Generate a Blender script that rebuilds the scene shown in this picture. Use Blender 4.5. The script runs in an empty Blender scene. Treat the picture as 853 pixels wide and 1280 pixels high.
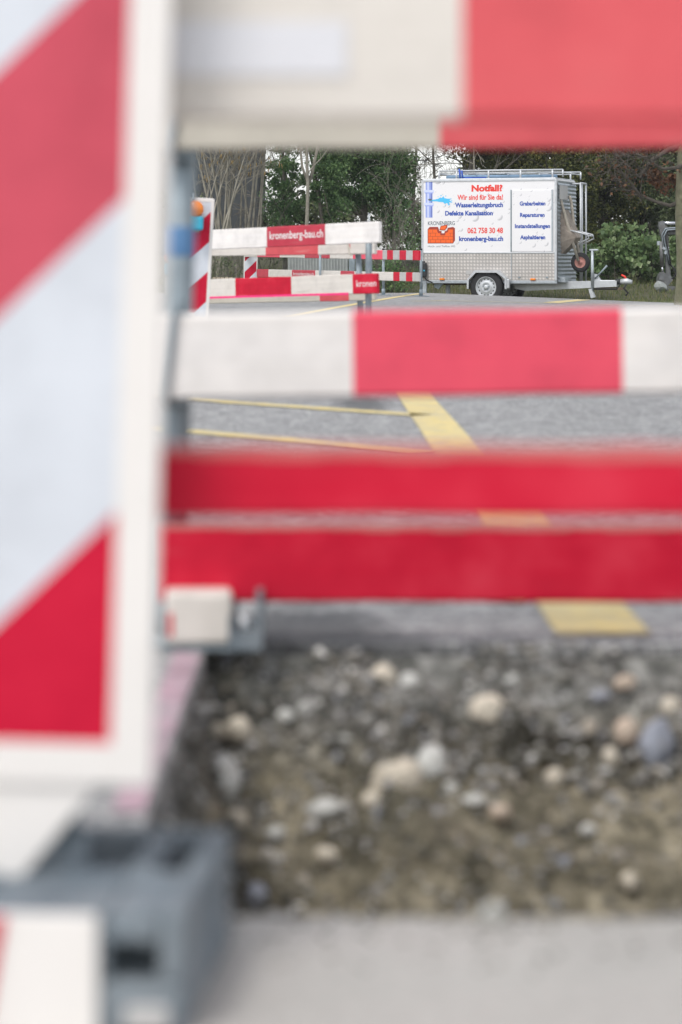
import bpy, bmesh, math, random
import numpy as np
from mathutils import Vector, Matrix, Euler, noise as mnoise
random.seed(7)
rng = np.random.default_rng(7)
PI = math.pi
R = math.radians
S = bpy.context.scene
C = S.collection

# ------------------------------------------------------------ camera, world, sun, exposure
CAM_Z = 0.677                       # crouching photographer
F = 85.0 / 36.0 * 1280.0            # focal length in photo pixels
HOR, CX = 326.0, 426.5              # horizon row, centre column of the photo
cam = bpy.data.objects.new('camera', bpy.data.cameras.new('camera'))
C.objects.link(cam)
cam.location = (0, 0, CAM_Z)
cam.rotation_euler = (R(90), 0, 0)
cd = cam.data
cd.sensor_fit = 'VERTICAL'; cd.sensor_height = 36.0; cd.sensor_width = 24.0; cd.lens = 85.0
cd.shift_y = -(640.0 - HOR) / 1280.0
cd.clip_start = 0.05; cd.clip_end = 3000
cd.dof.use_dof = True; cd.dof.focus_distance = 44.0; cd.dof.aperture_fstop = 3.2
S.camera = cam

SUN_EL, SUN_AZ = R(56), R(214)
world = bpy.data.worlds.new('World'); S.world = world; world.use_nodes = True
wt = world.node_tree
sky = wt.nodes.new('ShaderNodeTexSky'); sky.sky_type = 'NISHITA'; sky.sun_disc = False
sky.sun_elevation = SUN_EL; sky.sun_rotation = SUN_AZ
sky.air_density = 1.0; sky.dust_density = 1.2; sky.ozone_density = 1.0
hs = wt.nodes.new('ShaderNodeHueSaturation'); hs.inputs['Saturation'].default_value = 0.22
bg = wt.nodes['Background']; bg.inputs['Strength'].default_value = 0.15
wt.links.new(sky.outputs[0], hs.inputs['Color']); wt.links.new(hs.outputs[0], bg.inputs['Color'])
sl = bpy.data.lights.new('sun', 'SUN'); sl.energy = 1.1; sl.angle = R(18); sl.color = (1.0, 0.955, 0.90)
so = bpy.data.objects.new('sun', sl); C.objects.link(so)
sd = Vector((math.sin(SUN_AZ) * math.cos(SUN_EL), math.cos(SUN_AZ) * math.cos(SUN_EL), math.sin(SUN_EL)))
so.rotation_euler = sd.to_track_quat('Z', 'Y').to_euler(); so.location = (0, 0, 30)
S.view_settings.view_transform = 'Standard'; S.view_settings.look = 'None'
S.view_settings.exposure = 0.68; S.view_settings.gamma = 1.0
S.render.engine = 'CYCLES'
S.cycles.max_bounces = 6; S.cycles.use_denoising = True

def W(px, py, s):
    """Point seen at photo pixel (px,py) where one metre spans s pixels."""
    return Vector(((px - CX) / s, F / s, CAM_Z + (HOR - py) / s))

# ------------------------------------------------------------ materials
def new_mat(name):
    m = bpy.data.materials.new(name); m.use_nodes = True
    return m, m.node_tree, m.node_tree.nodes['Principled BSDF']

def ramp(nt, fac, stops):
    r = nt.nodes.new('ShaderNodeValToRGB')
    el = r.color_ramp.elements
    while len(el) < len(stops): el.new(0.5)
    for e, (p, c) in zip(el, stops):
        e.position = p; e.color = (*c, 1) if len(c) == 3 else c
    nt.links.new(fac, r.inputs[0])
    return r.outputs[0]

def coords(nt, kind='Object', scale=(1, 1, 1), rot=(0, 0, 0)):
    t = nt.nodes.new('ShaderNodeTexCoord'); mp = nt.nodes.new('ShaderNodeMapping')
    mp.inputs['Scale'].default_value = scale; mp.inputs['Rotation'].default_value = rot
    nt.links.new(t.outputs[kind], mp.inputs[0])
    return mp.outputs[0]

def noise_tex(nt, vec, scale, detail=4, rough=0.6, dist=0.0):
    n = nt.nodes.new('ShaderNodeTexNoise')
    n.inputs['Scale'].default_value = scale; n.inputs['Detail'].default_value = detail
    n.inputs['Roughness'].default_value = rough; n.inputs['Distortion'].default_value = dist
    nt.links.new(vec, n.inputs['Vector'])
    return n.outputs['Fac']

def mix(nt, fac, a, b, mode='MIX'):
    m = nt.nodes.new('ShaderNodeMix'); m.data_type = 'RGBA'; m.blend_type = mode
    for sock, v in ((0, fac), (6, a), (7, b)):
        if isinstance(v, (int, float)): m.inputs[sock].default_value = v
        elif isinstance(v, tuple): m.inputs[sock].default_value = (*v, 1)
        else: nt.links.new(v, m.inputs[sock])
    return m.outputs[2]

def math_n(nt, op, a, b=0.0):
    m = nt.nodes.new('ShaderNodeMath'); m.operation = op
    for i, v in enumerate((a, b)):
        if isinstance(v, (int, float)): m.inputs[i].default_value = v
        else: nt.links.new(v, m.inputs[i])
    return m.outputs[0]

def bump(nt, bs, h, strength=0.3, dist=0.01):
    b = nt.nodes.new('ShaderNodeBump'); b.inputs['Strength'].default_value = strength; b.inputs['Distance'].default_value = dist
    nt.links.new(h, b.inputs['Height']); nt.links.new(b.outputs[0], bs.inputs['Normal'])

def simple(name, col, rough=0.6, metal=0.0, var=0.15, scale=8.0, bmp=0.1, dirt=None, dirt_amt=0.0):
    m, nt, bs = new_mat(name)
    v = coords(nt)
    n = noise_tex(nt, v, scale, 5)
    lo = tuple(max(0, c * (1 - var)) for c in col); hi = tuple(min(1, c * (1 + var)) for c in col)
    c = ramp(nt, n, [(0.3, lo), (0.7, hi)])
    if dirt:
        n2 = noise_tex(nt, v, scale * 0.6, 8, 0.7)
        f = ramp(nt, n2, [(0.62 - dirt_amt * 0.3, (0, 0, 0)), (0.75, (dirt_amt,) * 3)])
        c = mix(nt, f, c, dirt)
    nt.links.new(c, bs.inputs['Base Color'])
    bs.inputs['Roughness'].default_value = rough; bs.inputs['Metallic'].default_value = metal
    if bmp: bump(nt, bs, noise_tex(nt, v, scale * 6, 3), bmp, 0.004)
    return m

def paint(name, col, wear=(0.36, 0.30, 0.24), wear_amt=0.5, dirt=(0.18, 0.16, 0.13), dirt_amt=0.35, scale=1.0, rough=0.5, spec=0.4):
    """Painted timber board: long streaks of wear along the board, grime, knots."""
    m, nt, bs = new_mat(name)
    v = coords(nt, 'Object', (1.2 * scale, 6 * scale, 9 * scale))
    v2 = coords(nt, 'Object', (5 * scale, 5 * scale, 5 * scale))
    v3 = coords(nt, 'Object', (0.9 * scale, 60 * scale, 60 * scale))
    streak = noise_tex(nt, v, 2.0, 8, 0.7)
    blot = noise_tex(nt, v2, 1.3, 6, 0.65)
    grain = noise_tex(nt, v3, 1.0, 4, 0.6)
    hi = tuple(min(1, c * 1.12 + 0.006) for c in col); lo = tuple(c * 0.80 for c in col)
    c = ramp(nt, blot, [(0.3, lo), (0.7, hi)])
    f = ramp(nt, blot, [(0.50, (0, 0, 0)), (0.78, (dirt_amt,) * 3)])
    c = mix(nt, f, c, dirt)
    f = ramp(nt, streak, [(0.60, (0, 0, 0)), (0.72, (wear_amt,) * 3)])
    c = mix(nt, f, c, wear)
    f = ramp(nt, grain, [(0.35, (0.12,) * 3), (0.6, (0, 0, 0))])
    c = mix(nt, f, c, dirt)
    nt.links.new(c, bs.inputs['Base Color'])
    bs.inputs['Roughness'].default_value = rough; bs.inputs['Specular IOR Level'].default_value = spec
    bump(nt, bs, grain, 0.25, 0.002)
    return m

M = {}
M['white'] = paint('white_board_paint', (0.72, 0.675, 0.62), dirt_amt=0.45)
M['white_fresh'] = paint('white_board_fresh', (0.84, 0.805, 0.78), wear_amt=0.2, dirt_amt=0.16, dirt=(0.45, 0.38, 0.28))
M['white_dirty'] = paint('white_board_dirty', (0.58, 0.54, 0.46), wear_amt=0.4, dirt_amt=0.45)
M['red'] = paint('red_board_paint', (0.56, 0.006, 0.032), wear=(0.66, 0.15, 0.17), wear_amt=0.8, dirt=(0.60, 0.06, 0.09), dirt_amt=0.5, spec=0.15)
M['red_pale'] = paint('red_board_pale', (0.66, 0.085, 0.10), wear=(0.62, 0.33, 0.30), wear_amt=0.6, dirt=(0.48, 0.10, 0.10), dirt_amt=0.4)  # paler red shared by several boards and small marks
M['red_bright'] = paint('red_board_bright', (0.82, 0.075, 0.13), wear=(0.70, 0.20, 0.20), wear_amt=0.22, dirt=(0.55, 0.07, 0.09), dirt_amt=0.3)
M['red_foil'] = paint('red_foil', (0.52, 0.025, 0.055), wear_amt=0.15, dirt_amt=0.2, dirt=(0.3, 0.05, 0.07), rough=0.35)
M['red_plate'] = paint('red_plate_foil', (0.54, 0.006, 0.036), wear=(0.62, 0.07, 0.10), wear_amt=0.5, dirt=(0.55, 0.02, 0.05), dirt_amt=0.5, rough=0.5, spec=0.12)
M['red_plate_pale'] = paint('red_plate_pale', (0.56, 0.075, 0.11), wear=(0.62, 0.13, 0.16), wear_amt=0.5, dirt=(0.50, 0.065, 0.10), dirt_amt=0.5, rough=0.45, spec=0.2)
M['white_plate'] = paint('white_plate_foil', (0.62, 0.65, 0.70), wear=(0.70, 0.72, 0.76), wear_amt=0.3, dirt=(0.52, 0.54, 0.57), dirt_amt=0.3, rough=0.32)
M['plate_rim'] = simple('white_plastic_rim', (0.74, 0.71, 0.68), 0.5, 0, 0.05, 3, 0.03, (0.5, 0.46, 0.42), 0.25)
M['pink'] = simple('pink_spray', (0.85, 0.03, 0.20), 0.7, 0, 0.1, 20)
M['pink_worn'] = simple('pink_spray_worn', (0.42, 0.27, 0.32), 0.9, 0, 0.35, 14, 0.2, (0.28, 0.27, 0.28), 0.9)
M['silver'] = simple('grey_foil', (0.45, 0.44, 0.43), 0.4, 0, 0.1, 10, 0.02)
M['galv'] = simple('galvanised_steel', (0.42, 0.46, 0.49), 0.42, 0.55, 0.16, 14, 0.05)
M['galv_light'] = simple('galvanised_light', (0.55, 0.57, 0.59), 0.42, 0.35, 0.12, 10, 0.04)
M['galv_dull'] = simple('galvanised_dull', (0.26, 0.31, 0.34), 0.55, 0.3, 0.2, 10, 0.06)
M['blue_tape'] = simple('blue_tape', (0.09, 0.21, 0.40), 0.5, 0, 0.1, 20, 0.02)
M['rubber'] = simple('grey_recycled_plastic', (0.125, 0.16, 0.19), 0.7, 0, 0.25, 10, 0.25, (0.27, 0.28, 0.28), 0.7)
M['tyre'] = simple('tyre_rubber', (0.025, 0.025, 0.027), 0.85, 0, 0.2, 15, 0.1)
M['black'] = simple('black_plastic', (0.02, 0.022, 0.025), 0.5, 0, 0.2, 10, 0.0)
M['orange'] = simple('orange_lens', (0.85, 0.24, 0.02), 0.25, 0, 0.08, 10, 0)
M['cyan'] = simple('cyan_housing', (0.02, 0.36, 0.52), 0.4, 0, 0.08, 10, 0)
M['skin_white'] = None
M['yellow'] = simple('yellow_road_paint', (0.72, 0.56, 0.19), 0.85, 0, 0.18, 14, 0.2, (0.36, 0.35, 0.32), 0.95)
M['rust'] = simple('rusty_steel', (0.22, 0.16, 0.11), 0.8, 0.2, 0.35, 12, 0.2, (0.35, 0.30, 0.24), 0.6)
M['wood'] = simple('weathered_wood', (0.42, 0.35, 0.26), 0.8, 0, 0.25, 12, 0.2)
M['exc'] = simple('worn_dark_steel', (0.15, 0.155, 0.16), 0.55, 0.4, 0.35, 9, 0.1, (0.25, 0.23, 0.2), 0.6)
M['chrome'] = simple('chrome_rod', (0.75, 0.76, 0.80), 0.15, 0.9, 0.03, 5, 0)
M['redrim'] = simple('red_wheel_rim', (0.42, 0.20, 0.17), 0.7, 0.1, 0.25, 30, 0.1)
M['blue_strap'] = simple('blue_strap', (0.03, 0.10, 0.50), 0.6, 0, 0.15, 20, 0)
M['red_print'] = simple('red_print', (0.78, 0.045, 0.03), 0.5, 0, 0.02, 5, 0)
M['blue_print'] = simple('blue_print', (0.015, 0.07, 0.38), 0.5, 0, 0.02, 5, 0)
M['grey_print'] = simple('grey_print', (0.10, 0.13, 0.15), 0.5, 0, 0.02, 5, 0)
M['orange_print'] = simple('orange_print', (0.88, 0.13, 0.01), 0.5, 0, 0.04, 5, 0)
M['brown_print'] = simple('brown_print', (0.34, 0.035, 0.015), 0.5, 0, 0.04, 5, 0)
M['white_print'] = simple('white_print', (0.80, 0.78, 0.77), 0.5, 0, 0.02, 5, 0)
M['cyan_print'] = simple('cyan_print', (0.07, 0.52, 0.86), 0.5, 0, 0.05, 25, 0)
M['pipe_print'] = simple('pipe_print', (0.32, 0.40, 0.78), 0.5, 0, 0.06, 8, 0)
M['pipe_light'] = simple('pipe_light', (0.60, 0.66, 0.88), 0.5, 0, 0.04, 8, 0)
M['pipe_dark'] = simple('pipe_dark', (0.15, 0.20, 0.52), 0.5, 0, 0.04, 8, 0)
M['wall_dark'] = simple('dark_render', (0.060, 0.066, 0.070), 0.9, 0, 0.2, 4, 0.2)
M['roof_dark'] = simple('dark_tiles', (0.06, 0.05, 0.05), 0.9, 0, 0.2, 10, 0.2)
M['conc'] = simple('grey_concrete', (0.30, 0.32, 0.31), 0.85, 0, 0.15, 5, 0.15)

def asphalt_mat():
    m, nt, bs = new_mat('asphalt')
    v = coords(nt)
    big = noise_tex(nt, v, 0.35, 6, 0.6)
    mid = noise_tex(nt, v, 9, 5, 0.7)
    vo = nt.nodes.new('ShaderNodeTexVoronoi'); vo.inputs['Scale'].default_value = 115
    nt.links.new(v, vo.inputs['Vector'])
    c = ramp(nt, big, [(0.3, (0.275, 0.275, 0.28)), (0.7, (0.36, 0.36, 0.362))])
    f = ramp(nt, mid, [(0.3, (0.6,) * 3), (0.7, (1.25,) * 3)])
    c = mix(nt, 1.0, c, f, 'MULTIPLY')
    sep = nt.nodes.new('ShaderNodeSeparateColor'); nt.links.new(vo.outputs['Color'], sep.inputs[0])
    f2 = ramp(nt, sep.outputs[0], [(0.0, (0.35,) * 3), (0.45, (0.82,) * 3), (0.75, (1.1,) * 3), (0.95, (1.75, 1.72, 1.65))])
    c = mix(nt, 1.0, c, f2, 'MULTIPLY')
    # tar and mud stains: beside the middle barrier and, with undercut shade painted in, at the broken edge
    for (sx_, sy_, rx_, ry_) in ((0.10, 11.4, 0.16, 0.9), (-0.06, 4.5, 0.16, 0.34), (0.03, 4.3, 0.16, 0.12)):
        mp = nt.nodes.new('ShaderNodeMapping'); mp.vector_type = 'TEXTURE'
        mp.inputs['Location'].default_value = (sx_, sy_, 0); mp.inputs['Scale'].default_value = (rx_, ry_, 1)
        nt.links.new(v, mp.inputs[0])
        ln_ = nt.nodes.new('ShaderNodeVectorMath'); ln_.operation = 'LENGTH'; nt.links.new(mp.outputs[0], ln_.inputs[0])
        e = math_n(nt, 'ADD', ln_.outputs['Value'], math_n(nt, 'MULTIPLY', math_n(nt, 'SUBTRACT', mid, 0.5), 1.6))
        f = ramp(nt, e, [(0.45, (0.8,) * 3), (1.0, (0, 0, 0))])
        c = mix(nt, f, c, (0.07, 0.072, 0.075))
    nt.links.new(c, bs.inputs['Base Color']); bs.inputs['Roughness'].default_value = 0.82
    bump(nt, bs, vo.outputs['Distance'], 0.5, 0.006)
    return m
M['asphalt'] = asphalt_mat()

def pavement_mat():
    m, nt, bs = new_mat('pavement_concrete')
    v = coords(nt)
    c = ramp(nt, noise_tex(nt, v, 1.6, 6, 0.6), [(0.3, (0.345, 0.335, 0.315)), (0.5, (0.42, 0.405, 0.38)), (0.7, (0.45, 0.42, 0.40))])
    f = ramp(nt, noise_tex(nt, v, 60, 4, 0.7), [(0.3, (0.8,) * 3), (0.7, (1.12,) * 3)])
    c = mix(nt, 1.0, c, f, 'MULTIPLY')
    nt.links.new(c, bs.inputs['Base Color']); bs.inputs['Roughness'].default_value = 0.85
    bump(nt, bs, noise_tex(nt, v, 120, 3), 0.3, 0.004)
    return m
M['pavement'] = pavement_mat()

def earth_mat():
    m, nt, bs = new_mat('trench_earth')
    v = coords(nt)
    big = noise_tex(nt, v, 3.0, 6, 0.65)
    mid = noise_tex(nt, v, 28, 6, 0.7)
    # the earth turns from grey road gravel to brown loam with depth (soil layers)
    sep = nt.nodes.new('ShaderNodeSeparateXYZ'); nt.links.new(v, sep.inputs[0])
    d = math_n(nt, 'ADD', sep.outputs[2], math_n(nt, 'MULTIPLY', big, 0.12))
    grey = ramp(nt, mid, [(0.36, (0.045, 0.046, 0.043)), (0.5, (0.145, 0.143, 0.13)), (0.66, (0.34, 0.335, 0.315))])
    brown = ramp(nt, mid, [(0.36, (0.06, 0.054, 0.038)), (0.5, (0.165, 0.145, 0.10)), (0.66, (0.34, 0.30, 0.22))])
    f = ramp(nt, d, [(0.0, (0, 0, 0)), (1.0, (1, 1, 1))])
    f = math_n(nt, 'MULTIPLY', math_n(nt, 'ADD', d, 0.14), 9.0)
    cl = nt.nodes.new('ShaderNodeClamp'); nt.links.new(f, cl.inputs[0])
    c = mix(nt, cl.outputs[0], brown, grey)
    f3 = ramp(nt, noise_tex(nt, v, 5.5, 5, 0.6), [(0.32, (0.42, 0.43, 0.42)), (0.5, (0.95,) * 3), (0.7, (1.3,) * 3)])
    c = mix(nt, 1.0, c, f3, 'MULTIPLY')
    nt.links.new(c, bs.inputs['Base Color']); bs.inputs['Roughness'].default_value = 0.95
    bump(nt, bs, mid, 0.6, 0.02)
    return m
M['earth'] = earth_mat()

def stone_mat(name, stops, rnd=True):
    m, nt, bs = new_mat(name)
    v = coords(nt)
    if rnd == 'island':
        g = nt.nodes.new('ShaderNodeNewGeometry'); fac = g.outputs['Random Per Island']
    else:
        oi = nt.nodes.new('ShaderNodeObjectInfo'); fac = oi.outputs['Random']
    c = ramp(nt, fac, stops)
    f = ramp(nt, noise_tex(nt, v, 25, 5, 0.7), [(0.3, (0.75,) * 3), (0.7, (1.15,) * 3)])
    c = mix(nt, 1.0, c, f, 'MULTIPLY')
    f = ramp(nt, noise_tex(nt, v, 30, 4, 0.6), [(0.52, (0, 0, 0)), (0.68, (0.65,) * 3)])
    c = mix(nt, f, c, (0.15, 0.135, 0.105))
    nt.links.new(c, bs.inputs['Base Color']); bs.inputs['Roughness'].default_value = 0.85
    return m
ST = [(0.0, (0.16, 0.16, 0.15)), (0.25, (0.30, 0.295, 0.275)), (0.45, (0.26, 0.28, 0.32)), (0.65, (0.34, 0.32, 0.285)), (0.85, (0.40, 0.34, 0.26)), (1.0, (0.55, 0.53, 0.50))]
M['stone'] = stone_mat('stone', ST)
M['gravel'] = stone_mat('gravel', [(0.0, (0.06, 0.058, 0.05)), (0.4, (0.13, 0.125, 0.105)), (0.7, (0.22, 0.20, 0.165)), (0.88, (0.32, 0.32, 0.33)), (1.0, (0.62, 0.60, 0.56))], 'island')
M['stone_tan'] = stone_mat('stone_tan', [(0.0, (0.58, 0.52, 0.42)), (1.0, (0.62, 0.56, 0.46))])
M['stone_grey'] = stone_mat('stone_grey', [(0.0, (0.52, 0.52, 0.49)), (1.0, (0.58, 0.58, 0.55))])
M['stone_blue'] = stone_mat('stone_blue', [(0.0, (0.29, 0.31, 0.36)), (1.0, (0.32, 0.34, 0.39))])
M['stone_pink'] = stone_mat('stone_pink', [(0.0, (0.52, 0.42, 0.33)), (1.0, (0.55, 0.44, 0.35))])

def leaf_mat(name, stops, rough=0.55, trans=0.35, nscale=0.9):
    m, nt, bs = new_mat(name)
    g = nt.nodes.new('ShaderNodeNewGeometry')
    v = coords(nt)
    n = noise_tex(nt, v, nscale, 4, 0.6)
    fac = math_n(nt, 'ADD', math_n(nt, 'MULTIPLY', g.outputs['Random Per Island'], 0.6), math_n(nt, 'MULTIPLY', math_n(nt, 'SUBTRACT', n, 0.3), 1.0))
    c = ramp(nt, fac, stops)
    nt.links.new(c, bs.inputs['Base Color']); bs.inputs['Roughness'].default_value = rough
    bs.inputs['Specular IOR Level'].default_value = 0.35
    if trans:
        t = nt.nodes.new('ShaderNodeBsdfTranslucent'); nt.links.new(c, t.inputs[0])
        ms = nt.nodes.new('ShaderNodeMixShader'); ms.inputs[0].default_value = trans
        nt.links.new(bs.outputs[0], ms.inputs[1]); nt.links.new(t.outputs[0], ms.inputs[2])
        nt.links.new(ms.outputs[0], nt.nodes['Material Output'].inputs[0])
    return m
M['ivy'] = leaf_mat('ivy_leaves', [(0.1, (0.060, 0.118, 0.056)), (0.45, (0.133, 0.238, 0.095)), (0.75, (0.239, 0.361, 0.140)), (1.0, (0.446, 0.560, 0.240))])
M['ivy_fresh'] = leaf_mat('ivy_fresh', [(0.1, (0.064, 0.117, 0.046)), (0.45, (0.147, 0.232, 0.088)), (0.8, (0.275, 0.359, 0.169)), (1.0, (0.549, 0.592, 0.402))], 0.4)
M['thuja'] = leaf_mat('conifer_sprays', [(0.15, (0.030, 0.046, 0.020)), (0.45, (0.095, 0.115, 0.036)), (0.75, (0.22, 0.225, 0.065)), (1.0, (0.44, 0.37, 0.11))])
M['dark_leaf'] = leaf_mat('dark_leaves', [(0.1, (0.064, 0.091, 0.050)), (0.6, (0.156, 0.203, 0.096)), (1.0, (0.313, 0.349, 0.162))])
M['brown_leaf'] = leaf_mat('withered_leaves', [(0.1, (0.072, 0.036, 0.022)), (0.6, (0.156, 0.074, 0.038)), (1.0, (0.288, 0.168, 0.084))])
M['catkin'] = leaf_mat('catkins', [(0.1, (0.28, 0.20, 0.08)), (0.6, (0.42, 0.30, 0.12)), (1.0, (0.55, 0.42, 0.2))])
M['grass'] = leaf_mat('grass_blades', [(0.1, (0.072, 0.108, 0.036)), (0.5, (0.143, 0.186, 0.064)), (0.8, (0.286, 0.257, 0.114)), (1.0, (0.486, 0.400, 0.215))], nscale=0.7)
M['bark_pale'] = simple('pale_bark', (0.29, 0.27, 0.22), 0.9, 0, 0.3, 6, 0.3)
M['bark_grey'] = simple('grey_bark', (0.16, 0.145, 0.12), 0.9, 0, 0.3, 8, 0.3)
M['bark_dark'] = simple('dark_bark', (0.075, 0.065, 0.052), 0.9, 0, 0.3, 8, 0.3)
M['bark_moss'] = simple('mossy_bark', (0.15, 0.14, 0.095), 0.95, 0, 0.35, 10, 0.5, (0.10, 0.115, 0.05), 0.8)
M['soil'] = simple('verge_soil', (0.075, 0.075, 0.04), 0.95, 0, 0.35, 3, 0.3)

def droplet_mat():
    """white printed sheet with a printed pattern of water beads"""
    m, nt, bs = new_mat('printed_sheet')
    v = coords(nt, 'Object', (1, 0.001, 1))
    base = (0.80, 0.79, 0.80)
    c = None
    for sc, off, amt in ((4.2, 0.0, 0.9), (9.5, 3.7, 0.8)):
        vo = nt.nodes.new('ShaderNodeTexVoronoi'); vo.inputs['Scale'].default_value = sc; vo.inputs['Randomness'].default_value = 1.0
        nt.links.new(v, vo.inputs['Vector'])
        sub = nt.nodes.new('ShaderNodeVectorMath'); sub.operation = 'SUBTRACT'
        mp = nt.nodes.new('ShaderNodeVectorMath'); mp.operation = 'SCALE'; mp.inputs['Scale'].default_value = 1.0
        nt.links.new(v, mp.inputs[0])
        nt.links.new(mp.outputs[0], sub.inputs[0]); nt.links.new(vo.outputs['Position'], sub.inputs[1])
        sx = nt.nodes.new('ShaderNodeSeparateXYZ'); nt.links.new(sub.outputs[0], sx.inputs[0])
        tilt = math_n(nt, 'MULTIPLY', math_n(nt, 'ADD', math_n(nt, 'MULTIPLY', sx.outputs[0], -1.0), sx.outputs[2]), 5.0 * sc / 4.2)
        sc_ = nt.nodes.new('ShaderNodeSeparateColor'); nt.links.new(vo.outputs['Color'], sc_.inputs[0])
        rad = math_n(nt, 'ADD', math_n(nt, 'MULTIPLY', sc_.outputs[0], 0.32), 0.02)
        inside = math_n(nt, 'LESS_THAN', vo.outputs['Distance'], rad)
        edge = math_n(nt, 'DIVIDE', vo.outputs['Distance'], rad)
        edge = math_n(nt, 'POWER', edge, 2.0)
        dark = math_n(nt, 'MULTIPLY', math_n(nt, 'MULTIPLY', inside, edge), math_n(nt, 'MULTIPLY', math_n(nt, 'MAXIMUM', math_n(nt, 'MULTIPLY', tilt, -1.0), 0.0), amt * 4))
        cl = nt.nodes.new('ShaderNodeClamp'); nt.links.new(dark, cl.inputs[0]); cl.inputs['Max'].default_value = 0.62
        c = mix(nt, cl.outputs[0], c if c is not None else base, (0.36, 0.36, 0.39))
    nt.links.new(c, bs.inputs['Base Color']); bs.inputs['Roughness'].default_value = 0.4
    return m
M['sheet'] = droplet_mat()
M['sheet_plain'] = simple('white_sheet', (0.80, 0.79, 0.80), 0.4, 0, 0.02, 2, 0)

def checker_mat():
    """aluminium tread plate with raised lugs in alternating diagonals"""
    m, nt, bs = new_mat('tread_plate')
    v = coords(nt, 'Object', (1, 1, 1), (0, R(45), 0))
    v0 = coords(nt, 'Object', (1, 0.001, 1), (0, R(45), 0))
    sx = nt.nodes.new('ShaderNodeSeparateXYZ'); nt.links.new(v0, sx.inputs[0])
    K = 2 * PI / 0.088
    a = math_n(nt, 'SINE', math_n(nt, 'MULTIPLY', sx.outputs[0], K)); b = math_n(nt, 'SINE', math_n(nt, 'MULTIPLY', sx.outputs[2], K))
    lug1 = math_n(nt, 'MULTIPLY', math_n(nt, 'POWER', math_n(nt, 'ABSOLUTE', a), 0.6), math_n(nt, 'GREATER_THAN', math_n(nt, 'MULTIPLY', a, b), 0.08))
    h = math_n(nt, 'MULTIPLY', lug1, math_n(nt, 'POWER', math_n(nt, 'ABSOLUTE', b), 0.35))
    col = mix(nt, h, (0.43, 0.405, 0.385), (0.66, 0.62, 0.58))
    bump(nt, bs, h, 0.5, 0.004)
    f = ramp(nt, noise_tex(nt, v, 3, 5), [(0.3, (0.88,) * 3), (0.7, (1.08,) * 3)])
    col = mix(nt, 1.0, col, f, 'MULTIPLY')
    nt.links.new(col, bs.inputs['Base Color'])
    bs.inputs['Metallic'].default_value = 0.3; bs.inputs['Roughness'].default_value = 0.45
    return m
M['tread'] = checker_mat()

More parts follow.
